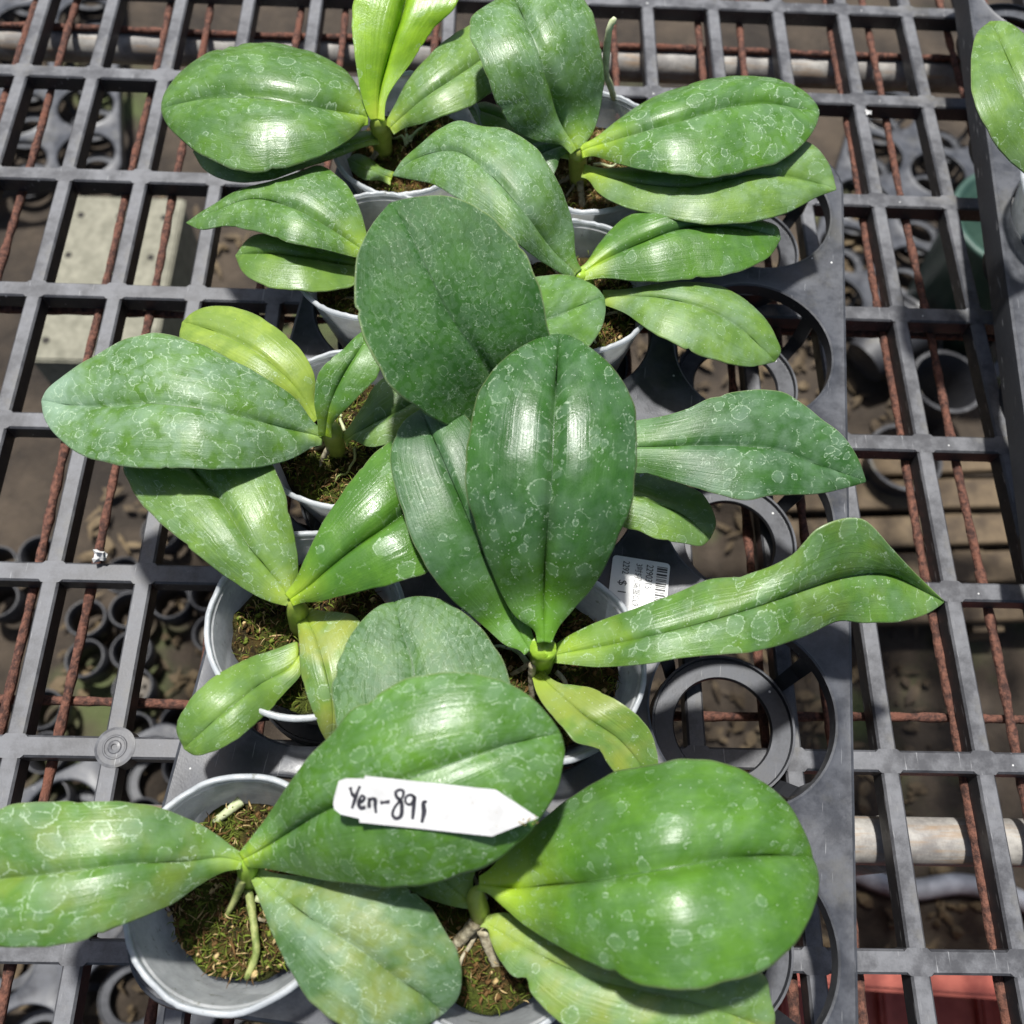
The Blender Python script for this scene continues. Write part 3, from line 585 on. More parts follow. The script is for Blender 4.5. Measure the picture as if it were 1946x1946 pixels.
# ---- third row middle
e = potted('potted_orchid', 1, 2, (1050, 868), 'orchid mostly hidden behind the big centre leaf, with a large dark upright leaf', M_moss, 1.32)
stem(e, [(1040, 890, 1.26), (1030, 870, 1.5), (1020, 850, 1.85)], [.13, .13, .11])
leaf(e, [(1050, 885), (1130, 915), (1216, 948), (1299, 981), (1350, 1024)], [1.7, 1.75, 1.75, 1.7, 1.55], [(1110, 880), (1180, 885), (1246, 903), (1300, 921), (1332, 938), (1352, 966), (1360, 995)], [(1090, 930), (1140, 980), (1187, 1003), (1216, 1010), (1246, 1023), (1300, 1033), (1335, 1036)], 'light', -.04, -.05, .15, .08, drops=.2, film=.25)
leaf(e, [(1040, 860), (1150, 852), (1246, 849), (1337, 846), (1427, 848), (1482, 856), (1554, 884), (1647, 916)], [1.8, 2.05, 2.15, 2.2, 2.2, 2.15, 2.05, 1.9], [(1100, 820), (1209, 799), (1246, 794), (1300, 780), (1355, 756), (1398, 744), (1445, 741), (1482, 744), (1521, 767), (1561, 796), (1601, 828), (1628, 868)], [(1100, 885), (1212, 900), (1246, 904), (1282, 915), (1326, 928), (1384, 946), (1416, 950), (1463, 942), (1554, 939), (1608, 927)], 'dark', .02, -.06, .12, .08, .05, drops=.3, film=.42, gloss=.42, base_len=.55)
leaf(e, [(1000, 850), (926, 695), (854, 588), (817, 515), (781, 443), (741, 385)], [1.9, 2.5, 2.98, 3.28, 3.45, 3.5], [(900, 830), (792, 776), (774, 763), (738, 727), (705, 668), (694, 652), (678, 598), (674, 536), (683, 471), (709, 424)], [(1040, 780), (1055, 700), (1044, 634), (1031, 562), (1009, 507), (977, 453), (926, 406), (875, 380), (832, 372), (781, 376)], 'dark', .10, .10, -.12, .06, drops=.8, film=.05, gloss=.5, mosaic=.9, resid=.32, spec=.18, base_len=.25, label='large dark green leaf mottled with water marks')
# ---- fourth row left
e = potted('potted_orchid', 0, 1, (582, 1180), 'orchid with five pale green leaves in the pot left of centre, mossy soil showing', M_moss, 1.34)
stem(e, [(575, 1200, 1.2), (569, 1172, 1.55), (558, 1142, 1.95)], [.12, .12, .10])
leaf(e, [(578, 1163), (600, 1215), (620, 1280), (632, 1350), (628, 1420)], [1.6, 1.8, 1.85, 1.75, 1.5], [(566, 1185), (569, 1216), (572, 1272), (583, 1318), (598, 1358), (612, 1393)], [(609, 1161), (645, 1165), (681, 1176), (690, 1220), (675, 1290), (655, 1370)], 'light', -.04, -.06, .18, .07, drops=.35, film=.2, old=.7)
leaf(e, [(568, 1245), (562, 1257), (489, 1305), (417, 1363), (350, 1424)], [1.55, 1.6, 1.8, 1.8, 1.65], [(565, 1223), (525, 1234), (471, 1252), (442, 1267), (417, 1279), (391, 1300), (355, 1340), (336, 1382)], [(570, 1284), (543, 1315), (507, 1355), (453, 1402), (406, 1428), (368, 1434)], 'light', -.05, -.05, .2, .08, drops=.15, film=.2)
leaf(e, [(555, 1142), (525, 1102), (471, 1035), (417, 948), (366, 893), (325, 850)], [1.85, 2.0, 2.1, 2.1, 2.05, 1.95], [(518, 1145), (471, 1123), (417, 1086), (362, 1043), (308, 995), (268, 955), (246, 922), (236, 890), (260, 850)], [(562, 1125), (566, 1089), (562, 1035), (551, 980), (536, 926), (515, 880), (450, 840), (380, 830)], 'light', -.04, -.06, .2, .09, drops=.5, film=.25, base_len=.25)
leaf(e, [(550, 1140), (580, 1120), (616, 1088), (672, 1040), (756, 981), (830, 930), (900, 890)], [1.95, 2.15, 2.25, 2.3, 2.25, 2.15, 2.0], [(560, 1105), (580, 1062), (616, 991), (652, 935), (699, 878), (743, 836), (810, 815)], [(575, 1145), (600, 1143), (647, 1133), (709, 1118), (763, 1104), (815, 1087), (870, 1030), (895, 960)], 'fresh', .02, -.08, .2, .18, drops=.1, film=.05, gloss=.28, base_len=.25)
# ---- fourth row middle
e = potted('potted_orchid', 1, 1, (1040, 1255), 'central orchid with the tall broad front leaf and a long twisted leaf to the right', M_moss, 1.30, mix=(.08, .22, .7))
stem(e, [(1030, 1275, 1.2), (1030, 1255, 1.55), (1031, 1244, 1.75), (1033, 1228, 1.86)], [.09, .12, .125, .08], M_stemb)
leaf(e, [(1022, 1279), (1060, 1315), (1125, 1369), (1180, 1409), (1216, 1453), (1228, 1505)], [1.55, 1.75, 1.9, 1.85, 1.75, 1.6], [(1038, 1281), (1067, 1299), (1095, 1303), (1125, 1308), (1162, 1326), (1201, 1351), (1230, 1380), (1245, 1416), (1250, 1460)], [(1020, 1318), (1042, 1351), (1067, 1380), (1100, 1413), (1120, 1418), (1136, 1424), (1154, 1449), (1172, 1472)], 'light', .04, .04, -.1, .08, .05, drops=.1, film=.15, old=.5)
leaf(e, [(1050, 1246), (1100, 1237), (1246, 1206), (1337, 1183), (1445, 1151), (1536, 1120), (1608, 1098), (1681, 1090), (1796, 1144)], [1.75, 1.95, 2.15, 2.2, 2.2, 2.15, 2.1, 2.0, 1.85], [(1067, 1217), (1125, 1187), (1216, 1154), (1299, 1121), (1337, 1105), (1409, 1095), (1463, 1078), (1507, 1053), (1547, 1009), (1583, 991), (1641, 988), (1663, 1006), (1699, 1046), (1739, 1089), (1771, 1120)], [(1082, 1263), (1136, 1268), (1216, 1263), (1299, 1250), (1427, 1238), (1500, 1220), (1554, 1198), (1590, 1181), (1645, 1183), (1717, 1180), (1764, 1165)], 'mid', [0, -.06, -.06, .02, .34, .30, .02], [0, -.02, -.03, -.05, -.18, -.10, 0], .12, .10, .05, drops=.45, film=.22, old=.12, gloss=.32, base_len=.25, label='long twisted leaf with a crooked tip')
leaf(e, [(1008, 1238), (995, 1216), (955, 1125), (901, 1009), (861, 919), (825, 836), (799, 777)], [1.85, 1.95, 2.25, 2.45, 2.55, 2.58, 2.52], [(990, 1238), (962, 1227), (926, 1196), (883, 1159), (836, 1115), (803, 1064), (778, 1009), (756, 944), (743, 883), (749, 836), (767, 802)], [(1010, 1200), (985, 1140), (955, 1050), (935, 960), (920, 880), (905, 820), (886, 792), (854, 774), (825, 769)], 'dark', -.02, -.02, .16, .10, drops=.2, film=.30, gloss=.42, base_len=.5)
leaf(e, [(1034, 1222), (1034, 1170), (1035, 1089), (1042, 999), (1049, 908), (1053, 799), (1059, 691), (1062, 634)], [2.05, 2.2, 2.55, 2.8, 2.95, 3.0, 2.97, 2.88], [(1017, 1201), (980, 1172), (944, 1107), (915, 1035), (897, 980), (886, 919), (888, 854), (901, 774), (926, 720), (962, 680), (1006, 651), (1040, 638)], [(1060, 1194), (1089, 1158), (1136, 1100), (1172, 1028), (1194, 973), (1205, 919), (1211, 854), (1209, 803), (1198, 756), (1172, 709), (1136, 672), (1100, 647), (1078, 637)], 'dark', -.10, -.06, .26, .15, drops=.28, film=.22, gloss=.32, base_len=.40, specks=1, label='tall broad dark green leaf standing up in the middle')
root(e, [(1012, 1262, 1.7), (1010, 1290, 1.5), (1012, 1330, 1.25)], .035, M_rootdry)
root(e, [(1005, 1262, 1.65), (985, 1275, 1.45), (965, 1285, 1.25)], .025, M_rootdry)
# ---- front middle
e = potted('potted_orchid', 1, 0, (935, 1735), 'orchid at the front middle with a very broad glossy leaf to the right', M_moss, 1.30, mix=(.08, .22, .7))
stem(e, [(915, 1762, 1.2), (912, 1735, 1.5), (905, 1700, 1.8), (915, 1684, 1.9)], [.075, .09, .085, .05])
leaf(e, [(898, 1716), (830, 1660), (800, 1500), (793, 1350), (781, 1250), (763, 1198), (750, 1143)], [1.7, 1.75, 1.95, 2.1, 2.15, 2.1, 2.05], [(860, 1722), (832, 1714), (781, 1692), (720, 1630), (670, 1530), (645, 1420), (635, 1290), (662, 1216), (698, 1169), (725, 1150)], [(900, 1690), (930, 1600), (970, 1500), (985, 1400), (970, 1300), (948, 1245), (919, 1201), (883, 1165), (836, 1140), (792, 1134)], 'grey', -.04, -.06, .16, .05, drops=.5, film=.08, mosaic=1.0, resid=.65, spec=.35, gloss=.45, base_len=.3, label='broad leaf covered in a mosaic of pale water marks')
leaf(e, [(918, 1752), (990, 1795), (1100, 1850), (1308, 1902), (1391, 1927), (1470, 1962)], [1.58, 1.82, 1.98, 2.04, 1.98, 1.82], [(925, 1765), (933, 1788), (955, 1830), (982, 1858), (1000, 1858), (1008, 1884), (1028, 1909), (1060, 1938), (1150, 1975), (1280, 2005), (1400, 2000)], [(955, 1735), (1010, 1755), (1150, 1790), (1300, 1810), (1420, 1830), (1456, 1860), (1462, 1892), (1472, 1930)], 'light', -.02, -.06, .2, .06, .02, drops=.25, film=.4, old=.5, gloss=.45, mosaic=.2)
leaf(e, [(908, 1680), (944, 1687), (1035, 1681), (1143, 1668), (1282, 1648), (1373, 1632), (1445, 1625), (1545, 1630)], [1.9, 2.0, 2.3, 2.55, 2.7, 2.65, 2.55, 2.3], [(926, 1656), (962, 1619), (999, 1590), (1035, 1554), (1089, 1514), (1143, 1482), (1198, 1460), (1252, 1450), (1318, 1443), (1373, 1453), (1427, 1471), (1463, 1496), (1500, 1532), (1521, 1568), (1536, 1601)], [(926, 1697), (955, 1721), (991, 1753), (1035, 1782), (1107, 1822), (1180, 1858), (1245, 1876), (1318, 1878), (1391, 1866), (1449, 1844), (1492, 1811), (1521, 1775), (1543, 1735), (1555, 1688), (1553, 1655)], 'fresh', -.34, .08, .30, .17, drops=.10, film=.22, gloss=.34, base_len=.34, label='very broad glossy rounded leaf')
root(e, [(904, 1752, 1.5), (885, 1775, 1.38), (862, 1798, 1.26)], .06, M_rootdry)
root(e, [(918, 1766, 1.48), (930, 1800, 1.38), (948, 1842, 1.26)], .055, M_rootdry)
# ---- front left
e = potted('potted_orchid', 0, 0, (444, 1690), 'orchid at the front left in an open clear pot, left leaf cut off', M_moss, 1.26, .69, nst=1900)
stem(e, [(478, 1685, 1.18), (474, 1662, 1.5), (468, 1634, 1.88)], [.09, .10, .09], M_stemb)
leaf(e, [(486, 1660), (530, 1700), (601, 1752), (701, 1815), (745, 1851), (796, 1885), (846, 1925)], [1.65, 1.8, 1.95, 2.0, 1.95, 1.85, 1.7], [(486, 1692), (500, 1728), (525, 1789), (558, 1855), (598, 1909), (634, 1940), (700, 1968), (780, 1965)], [(507, 1655), (600, 1668), (709, 1680), (770, 1688), (810, 1717), (846, 1768), (868, 1811), (877, 1855), (870, 1895)], 'grey', -.05, -.04, .22, .08, drops=.45, film=.55, gloss=.48, mosaic=.3, old=.4, base_len=.3)
leaf(e, [(462, 1638), (435, 1631), (362, 1637), (254, 1641), (145, 1655), (0, 1670), (-100, 1678)], [1.85, 2.0, 2.2, 2.3, 2.3, 2.2, 2.05], [(449, 1614), (399, 1579), (344, 1550), (290, 1532), (217, 1525), (127, 1523), (54, 1527), (0, 1537), (-60, 1575), (-95, 1630)], [(428, 1656), (380, 1681), (326, 1717), (272, 1742), (217, 1764), (145, 1789), (72, 1800), (0, 1797), (-60, 1765), (-95, 1715)], 'mid', -.04, -.06, .2, .09, drops=.6, film=.35, old=.25, base_len=.2)
TAGLEAF = leaf(e, [(460, 1634), (500, 1612), (600, 1550), (700, 1508), (817, 1465), (890, 1440), (962, 1417), (1020, 1402), (1066, 1393)], [1.9, 2.1, 2.5, 2.75, 2.9, 2.95, 2.95, 2.9, 2.8], [(467, 1606), (507, 1554), (543, 1500), (580, 1449), (634, 1391), (654, 1362), (709, 1326), (763, 1297), (817, 1280), (872, 1277), (926, 1286), (973, 1304), (1017, 1333), (1046, 1366)], [(507, 1650), (580, 1664), (672, 1680), (745, 1685), (817, 1678), (890, 1660), (944, 1634), (991, 1594), (1028, 1554), (1053, 1514), (1067, 1463), (1072, 1427)], 'fresh', .0, -.34, .24, .10, drops=.5, film=.18, gloss=.33, base_len=.16, mosaic=.15, label='broad leaf carrying the white name tag')
root(e, [(472, 1690, 1.40), (478, 1725, 1.38), (484, 1771, 1.36), (487, 1811, 1.33), (468, 1862, 1.24)], .036, M_rootgreen)
root(e, [(462, 1668, 1.6), (448, 1705, 1.42), (428, 1745, 1.26)], .045, M_rootgreen, .02)
root(e, [(458, 1522, 1.3), (436, 1540, 1.32), (407, 1563, 1.24)], .05, M_rootpale, .03)
# ---- plant on the neighbouring tray
bp = at(2030, 360, 2.0)[:2]; holes = [nt + tx * PI2 * (c - 1) + ty * PI2 * (r - 2) for c in range(3) for r in range(5)]; hb = min(holes, key=lambda h_: np.hypot(*(h_ - bp)))
e = potted('potted_orchid', 0, 0, (2030, 360), 'orchid leaf reaching in at the upper right edge from the next tray', nst=300, pos=hb)
leaf(e, [(2030, 360), (1975, 260), (1925, 140), (1882, 40)], [2.2, 2.7, 2.9, 2.8], [(1985, 362), (1946, 330), (1898, 283), (1869, 235), (1847, 174), (1846, 109), (1858, 62)], [(2030, 300), (2020, 200), (1980, 110), (1945, 65), (1914, 43)], 'light', .0, .0, .18, .07, drops=.3, film=.3)
stem(e, [(2040, 385, .9), (2036, 372, 1.7), (2030, 358, 2.2)], [.14, .13, .1])

# ------------------------------------------------------------------ white name tag on the front left leaf
def px8(x, y): return (600 + x / 2.76, 1246 + y / 2.76)
def ptri(V, F, M_, P):                       # add plane polygons
    pass
tag_o = [(120, 657), (160, 643), (255, 645), (258, 630), (600, 666), (945, 703), (1168, 850), (925, 948), (600, 913), (230, 875), (228, 855), (130, 832), (98, 806), (92, 780), (97, 740)]
top = TAGLEAF.reshape(-1, 3)
def leaf_z(p):
    d = np.hypot(top[:, 0] - p[0], top[:, 1] - p[1]); k = np.argsort(d)[:4]; w = 1 / (d[k] + 1e-4); return float((top[k, 2] * w).sum() / w.sum())
grid = [px8(x, y) for x in np.linspace(110, 1150, 9) for y in (660 + 0 * 1, 740, 830, 900)]
S = []
for q in grid:
    z = 2.7
    for _ in range(4): p = at(*q, z); z = leaf_z(p)
    S.append((p[0], p[1], z))
S = np.array(S); c0 = S.mean(0); A_ = np.column_stack([S[:, 0] - c0[0], S[:, 1] - c0[1], np.ones(len(S))]); co, *_ = np.linalg.lstsq(A_, S[:, 2], rcond=None)
lift = np.quantile(S[:, 2] - A_ @ co, .93) + .008
def tag_pt(x, y, dz=0.):
    q = px8(x, y); d = (q[0] - W / 2) * CR - (q[1] - W / 2) * CU + FL * W * CF
    # meet the tag's plane z = c2 + co.(x,y)
    nrm = np.array((-co[0], -co[1], 1.)); k = co[2] + lift + dz - co[0] * c0[0] - co[1] * c0[1]
    t = (k - nrm @ CP) / (nrm @ d); return CP + t * d
bm = bmesh.new(); lo = [bm.verts.new(tag_pt(x, y, 0) * U) for x, y in tag_o]; hi = [bm.verts.new(tag_pt(x, y, .009) * U) for x, y in tag_o]
bm.faces.new(lo); bm.faces.new(hi)
for i in range(len(lo)): bm.faces.new((lo[i], lo[(i + 1) % len(lo)], hi[(i + 1) % len(hi)], hi[i]))
te = empty('name_tag', tag_pt(600, 790) * U); tag(te, 'white pointed plastic name tag with handwriting lying on a front leaf', 'plant tag')
def child_world(name, me, mat, parent=te):
    o = link(name, me, parent, mat); o.matrix_parent_inverse = Matrix.Translation(-parent.location); return o
child_world('tag_plate', from_bm('tag_plate', bm), M_white)
STROKES = [[(181, 690), (186, 712), (196, 732), (209, 738)], [(232, 684), (216, 722), (203, 762), (190, 802)],
           [(226, 772), (246, 762), (256, 744), (244, 734), (230, 752), (226, 784), (240, 800), (262, 792)],
           [(280, 745), (280, 800)], [(280, 775), (290, 752), (308, 752), (312, 790), (317, 826)],
           [(338, 772), (388, 766)],
           [(462, 708), (440, 704), (420, 716), (424, 740), (446, 762), (452, 800), (440, 848), (420, 854), (404, 838), (412, 800), (434, 770), (456, 740), (462, 708)],
           [(518, 742), (496, 730), (474, 742), (472, 770), (490, 782), (512, 762), (518, 742), (514, 790), (508, 858)],
           [(584, 768), (570, 766), (568, 820), (556, 876)]]
V = []; F = []
for s_ in STROKES:
    pts = catmull(np.array(s_, float), np.linspace(0, 1, 8 * len(s_))); tg = np.gradient(pts, axis=0); tg /= np.linalg.norm(tg, axis=1)[:, None] + 1e-9
    o0 = len(V); w = 9.0 * (1 + .22 * np.sin(np.linspace(0, 7, len(pts)) + RNG.uniform(0, 6)))
    if s_ is STROKES[-1]: w *= 1.25
    for p, t_, ww in zip(pts, tg, w):
        nn = np.array((-t_[1], t_[0])) * ww
        V += [tag_pt(*(p + nn), .0115) * U, tag_pt(*(p - nn), .0115) * U]
    F += [(o0 + 2 * i, o0 + 2 * i + 2, o0 + 2 * i + 3, o0 + 2 * i + 1) for i in range(len(pts) - 1)]
child_world('handwriting', mesh('handwriting', V, F), M_ink)
V = []; F = []
for k in range(34):                          # specks of soil towards the point
    x = random.gauss(1105, 28) if k < 20 else random.uniform(620, 1080); y = random.gauss(868, 14) if k < 20 else random.uniform(730, 900); r_ = random.uniform(2, 6) if k < 20 else random.uniform(1, 3)
    o0 = len(V)
    for j in range(6): V.append(tag_pt(x + r_ * random.uniform(.5, 1.2) * math.cos(j * 1.047), y + r_ * random.uniform(.5, 1.2) * math.sin(j * 1.047), .0115) * U)
    V.append(tag_pt(x, y, .03 if k < 20 else .02) * U); F += [(o0 + j, o0 + (j + 1) % 6, o0 + 6) for j in range(6)]
o = child_world('soil_specks', mesh('soil_specks', V, F), M_dirt); o['kind'] = 'stuff'

# ------------------------------------------------------------------ price label on the tray
def px10(x, y): return (1100 + x / 7.728, 1000 + y / 7.728)
LZ = PZ + .022
pa, pb, pc = at(*px10(505, 418), LZ), at(*px10(1345, 553), LZ), at(*px10(430, 980), LZ)
lx = pb - pa; lw = np.linalg.norm(lx); lx = lx / lw; ly = np.array((lx[1], -lx[0], 0)); LL = lw * 1.42
le = empty('price_label', pa * U); le.rotation_euler = (0, 0, math.atan2(lx[1], lx[0])); tag(le, 'small white printed price label with barcode lying on the black tray', 'label')
bm = bmesh.new(); pts = []
for (cx, cy, q0) in ((lw - .04, -.04, 0), (.04, -.04, 90), (.04, -LL + .04, 180), (lw - .04, -LL + .04, 270)):
    for k in range(6): q = R(q0 + 18 * k); pts.append((cx + .04 * math.cos(q), cy + .04 * math.sin(q)))
lo = [bm.verts.new((x * U, y * U, -.012 * U)) for x, y in pts]; hi = [bm.verts.new((x * U, y * U, 0)) for x, y in pts]
bm.faces.new(lo); bm.faces.new(hi)
for i in range(len(lo)): bm.faces.new((lo[i], lo[(i + 1) % len(lo)], hi[(i + 1) % len(lo)], hi[i]))
link('label_card', from_bm('label_card', bm), le, M_label)
bm = bmesh.new(); y = -.05; k = 0
while y > -LL + .08:                          # barcode
    w = random.choice((.008, .008, .014, .02)); v = [bm.verts.new((x * U, yy * U, .003 * U)) for x, yy in ((lw * .78, y), (lw * .96, y), (lw * .96, y - w), (lw * .78, y - w))]; bm.faces.new(v); y -= w + random.choice((.008, .012, .018))
link('barcode', from_bm('barcode', bm), le, M_print)
def text(body, x, y, size, sx=1.0):
    cu = bpy.data.curves.new('printed_text', 'FONT'); cu.body = body; cu.size = size * U
    to = bpy.data.objects.new('t', cu); col.objects.link(to); dg = bpy.context.evaluated_depsgraph_get(); me = bpy.data.meshes.new_from_object(to.evaluated_get(dg)); bpy.data.objects.remove(to)
    me.materials.clear(); me.materials.append(M_print); o = link('printed_text', me, le, None, Vector((x * U, y * U, .003 * U))); o.rotation_euler = (0, 0, -math.pi / 2); o.scale = (sx, 1, 1); o['label'] = 'printed line of text on the label'
text('2290315', lw * .60, -.045, .10, .75); text('3\u540b5\u5b54\u7aef\u76e4CL9', lw * .42, -.05, .085, .8); text('2292', lw * .19, -.045, .095, .75); text('$ 1', lw * .15, -.25, .12)

# ------------------------------------------------------------------ small scraps on the bench
def scrap(px, py, z, r, label, mat, flat=.5):
    p = at(px, py, z); bm = bmesh.new(); bmesh.ops.create_icosphere(bm, subdivisions=2, radius=r * U)
    for v in bm.verts:
        k = 1 + .55 * math.sin(v.co.x / U / r * 3 + 1) * math.cos(v.co.y / U / r * 4.2) + random.uniform(-.2, .2); v.co = v.co * k; v.co.z *= flat
    zmin = min(v.co.z for v in bm.verts)
    for v in bm.verts: v.co.z -= zmin
    o = link('torn_scrap', from_bm('torn_scrap', bm), None, mat, p * U); tag(o, label, 'scrap')
scrap(197, 1062, .004, .075, 'small white torn scrap stuck on the left of the bench top', M_white, .9)
scrap(1650, 216, .004, .05, 'white speck of dropping on the far right bench bar', M_white, .3)

# ------------------------------------------------------------------ things lying under the bench
M_foam = simple('cream_foam', (.13, .125, .09), (.23, .22, .165), 60, .8, .2)
M_red = simple('red_plastic', (.26, .05, .032), (.40, .10, .065), 40, .45, .1)
M_green = simple('green_plastic', (.025, .06, .045), (.05, .10, .075), 30, .5, .1)
M_wood = simple('old_board', (.042, .027, .014), (.125, .088, .048), 30, .8, .4)
M_greyp = simple('grey_plastic', (.16, .165, .18), (.30, .31, .34), 30, .5, .1)
M_hole_shade = simple('hole_shade', (.02, .018, .014), (.04, .035, .03), 90, .9)
M_cup = simple('dusty_cup', (.06, .05, .038), (.13, .11, .085), 60, .7, .2)
# cream foam box with pegged holes
p0, p1 = at(150, 375, GZ + 2.2), at(300, 545, GZ + 2.2)
bx0, bx1, by0, by1 = p0[0] - .3, p1[0] + .2, p1[1] - 2.4, p0[1]
fe = empty('foam_box', ((bx0 + bx1) / 2 * U, (by0 + by1) / 2 * U, GZ * U)); tag(fe, 'cream foam box with rows of small holes lying under the bench', 'box')
hw, hl = (bx1 - bx0) / 2 * U, (by1 - by0) / 2 * U
bm = bmesh.new(); box(bm, -hw, hw, -hl, hl, 0, 2.0 * U); bmesh.ops.bevel(bm, geom=list(bm.edges), offset=.004, segments=2, affect='EDGES'); link('box_body', from_bm('box_body', bm), fe, M_foam)
bm = bmesh.new(); box(bm, -hw - .004, hw + .004, -hl - .004, hl + .004, 0, .2 * U); bmesh.ops.bevel(bm, geom=list(bm.edges), offset=.003, segments=2, affect='EDGES'); link('lid', from_bm('lid', bm), fe, M_foam, Vector((0, 0, 2.0 * U + .0005)))
V, F = lathe([(0, .0), (.06 * U, .0), (.08 * U, .001), (.10 * U, .0)], 14); hm = mesh('hole_disc', V, F); hm.materials.append(M_hole_shade)  # flat dark discs; the shade inside the holes is put into their colour
for i in range(3):
    for j in range(4): link('hole_disc', hm, fe, None, Vector((-hw * .7 + i * hw * .7 + random.uniform(-.1, .1) * U, -hl * .8 + j * hl * .52, 2.2 * U + .0012)))
# plug tray of dusty cups at the lower left
pe0 = at(170, 1330, GZ + .9)
se = empty('seedling_tray', (pe0[0] * U, pe0[1] * U, GZ * U)); se.rotation_euler = (0, 0, .25); tag(se, 'black seedling tray of dusty round cups on the ground at left', 'tray')
V, F = lathe([(r * U, z * U) for r, z in ((.43, .9), (.46, .93), (.49, .9), (.47, .3), (.40, .02), (.38, .04), (.44, .35))], 24, True); ringm = mesh('cup', V, F, True); ringm.materials.append(M_black)
bm = bmesh.new()
for q in range(5):
    a = q * 1.2566
    v = []
    for k in range(4): b_ = a + .32 * k / 3 * 1.6; v.append((.30 * math.cos(b_), .30 * math.sin(b_)))
V, F = lathe([(r * U, z * U) for r, z in ((.0, .20), (.07, .20), (.09, .17))], 20); V2, F2 = lathe([(r * U, z * U) for r, z in ((.24, .17), (.26, .20), (.37, .20), (.395, .12))], 24)
k = len(V); V = V + V2; F = F + [tuple(i + k for i in f) for f in F2]
for q in range(5):
    a = q * 1.2566; ca, sa = math.cos(a), math.sin(a); k = len(V)
    V += [((r * ca - w * sa) * U, (r * sa + w * ca) * U, .19 * U) for r, w in ((.05, -.08), (.28, -.08), (.28, .08), (.05, .08))]; F.append((k, k + 1, k + 2, k + 3))
bm.free(); spm = mesh('cup_floor', V, F); spm.materials.append(M_cup)
for i in range(7):
    for j in range(9):
        if random.random() < .45: continue
        c_ = link('cup', ringm, se, None, Vector(((i - 3) * 1.02 * U, (j - 4) * 1.02 * U, random.uniform(0, .002)))); c_.rotation_euler = (random.uniform(-.08, .08), random.uniform(-.08, .08), random.uniform(0, 6))
        if random.random() < .3: link('cup_floor', spm, c_, None, Vector((0, 0, .45 * U)))
# empty carry trays stacked on the ground
for (px, py, yaw, lab) in ((40, 130, .2, 'empty black carry tray on the ground under the far left of the bench'), (1760, 420, -.35, 'empty black carry tray on the ground under the right of the bench'), (230, 1900, .5, 'empty black carry tray on the ground under the front left of the bench')):
    q = at(px, py, GZ + 1); make_tray('plant_tray', q[0], q[1], GZ + .05, yaw, lab, 'empty trays below the bench')
# dark nursery pots
V, F = lathe([(r * U, z * U) for r, z in ((0, .02), (.62, .02), (.66, .0), (.92, 1.8), (1.0, 1.8), (1.0, 1.9), (.9, 1.9), (.88, 1.8), (.62, .06), (0, .06))], 36); npm = mesh('nursery_pot', V, F, True); npm.set_sharp_from_angle(angle=R(40)); npm.materials.append(M_black)
for px, py, rx, lab in ((1640, 690, 1.3, 'black nursery pot lying on its side under the right of the bench, nearest the tray'), (1770, 760, 0, 'black nursery pot standing under the right of the bench'), (1690, 900, .0, 'black nursery pot in the shade under the right of the bench, lowest of three')):
    q = at(px, py, GZ + .9); o = link('nursery_pot', npm, None, None, Vector((q[0] * U, q[1] * U, (GZ + (.95 if rx else .02)) * U))); o.rotation_euler = (rx, 0, 2.2 if rx else 0); tag(o, lab, 'pot', 'black nursery pots under the bench')
# green bucket at the right
V, F = lathe([(r * U, z * U) for r, z in ((0, .02), (1.2, .02), (1.25, .0), (1.6, 4.6), (1.72, 4.65), (1.72, 4.8), (1.55, 4.8), (1.2, .1), (0, .08))], 40)
q = at(1870, 500, GZ + 3); o = link('green_bucket', mesh('green_bucket', V, F, True), None, M_green, Vector((q[0] * U, q[1] * U, GZ * U))); tag(o, 'dull green bucket under the right edge of the bench', 'bucket')
# wooden pallet at the right
q = at(1850, 1040, GZ + 1.2); pe = empty('wooden_pallet', (q[0] * U, q[1] * U, GZ * U)); pe.rotation_euler = (0, 0, .06); tag(pe, 'weathered wooden pallet on the ground at right', 'pallet')
for j in range(2, 7):
    bm = bmesh.new(); box(bm, -5.5 * U, 5.5 * U, -.42 * U, .42 * U, 0, .28 * U); bmesh.ops.bevel(bm, geom=list(bm.edges), offset=.002, segments=1, affect='EDGES')
    o = link('board', from_bm('board', bm), pe, M_wood, Vector((random.uniform(-.1, .1) * U, (j - 3.5) * 1.05 * U, .92 * U))); o.rotation_euler = (0, 0, random.uniform(-.02, .02))
for x in (-5, 0, 5):
    bm = bmesh.new(); box(bm, (x - .4) * U, (x + .4) * U, -2.2 * U, 3.2 * U, 0, .915 * U); link('bearer', from_bm('bearer', bm), pe, M_wood)
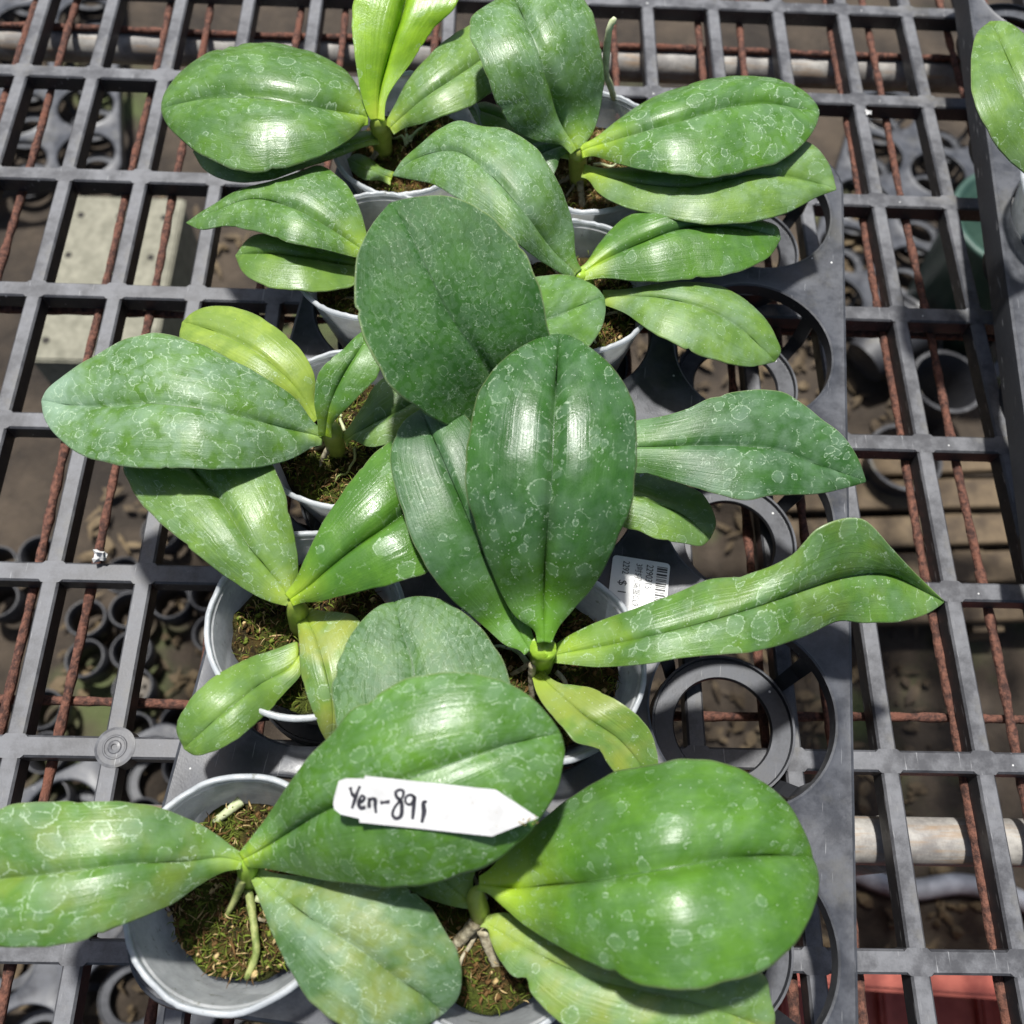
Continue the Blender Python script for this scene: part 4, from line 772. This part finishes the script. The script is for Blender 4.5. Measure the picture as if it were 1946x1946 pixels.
# red crate at the lower right
q = at(1750, 2290, GZ + 4); ce = empty('red_crate', (q[0] * U, q[1] * U, GZ * U)); ce.rotation_euler = (0, 0, -.05); tag(ce, 'red plastic crate under the front right corner of the bench', 'crate')
def crate_part(name, *a):
    bm = bmesh.new(); box(bm, *[k * U for k in a]); bmesh.ops.bevel(bm, geom=list(bm.edges), offset=.004, segments=2, affect='EDGES'); link(name, from_bm(name, bm), ce, M_red)
X, Y_, Hh = 5.5, 3.6, 4.2
crate_part('crate_floor', -X, X, -Y_, Y_, 0, .3)
for s_ in (-1, 1):
    crate_part('side_wall', s_ * X - .14, s_ * X + .14, -Y_, Y_, .302, Hh); crate_part('end_wall', -X + .145, X - .145, s_ * Y_ - .14, s_ * Y_ + .14, .302, Hh)
    crate_part('crate_rim', -X - .35, X + .35, s_ * Y_ - .3, s_ * Y_ + .3, Hh + .002, Hh + .3); crate_part('crate_rim', s_ * X - .3, s_ * X + .3, -Y_ + .302, Y_ - .302, Hh + .002, Hh + .3)
for k in (-3.3, -1.1, 1.1, 3.3): crate_part('floor_rib', k - .15, k + .15, -Y_ + .2, Y_ - .2, .302, .62)
# post carrying the near pipe
q = (at(1690, 1600, -1)[0], yp2)
V, F = tube(np.array([(0, 0, GZ), (0, 0, zb - 1.2), (0, 0, zb - .01)]) * U - np.array((0, 0, GZ)) * U, np.array((.30, .30, .30)) * U, 24)
o = link('support_post', mesh('support_post', V, F, True), None, M_pipe, Vector((q[0] * U, q[1] * U, GZ * U))); tag(o, 'pale upright post holding the near pipe under the bench', 'post')

# grey hose and litter on the ground
hp = np.array([at(px, py, GZ + .35) for px, py in ((1500, 1560), (1600, 1640), (1720, 1690), (1830, 1680), (1960, 1720), (2060, 1800))]); hp[:, 2] = GZ + .30
V, F = tube(catmull(hp, np.linspace(0, 1, 60)) * U - hp[2] * U, .24 * U, 12); o = link('garden_hose', mesh('garden_hose', V, F, True), None, M_greyp, hp[2] * U); tag(o, 'grey garden hose lying on the ground below the near right pipe', 'hose')
V = []; F = []
for k in range(2600):
    x, y = random.uniform(-7, 16), random.uniform(-18, 9); a = random.uniform(0, 6.283); l, w = random.uniform(.06, .42), random.uniform(.03, .16); z = GZ + random.uniform(0, .06); c_, s_ = math.cos(a), math.sin(a); o0 = len(V); b_ = random.uniform(.02, .14)
    for (u_, v_, h_) in ((-1, 0, 0), (-.3, -1, b_), (.4, -.8, b_), (1, 0, .3 * b_), (.3, .9, b_), (-.4, .8, b_ * .6), (0, 0, b_ * 1.5)): V.append(((x + u_ * l * c_ - v_ * w * s_) * U, (y + u_ * l * s_ + v_ * w * c_) * U, (z + h_) * U))
    F += [(o0 + i, o0 + (i + 1) % 6, o0 + 6) for i in range(6)]
o = link('leaf_litter', mesh('leaf_litter', V, F), None, simple('dead_leaf', (.025, .016, .009), (.16, .115, .06), 9, .85, .2)); o['kind'] = 'stuff'; o['label'] = 'dry leaf litter and bark scraps strewn on the ground below'; o['category'] = 'litter'
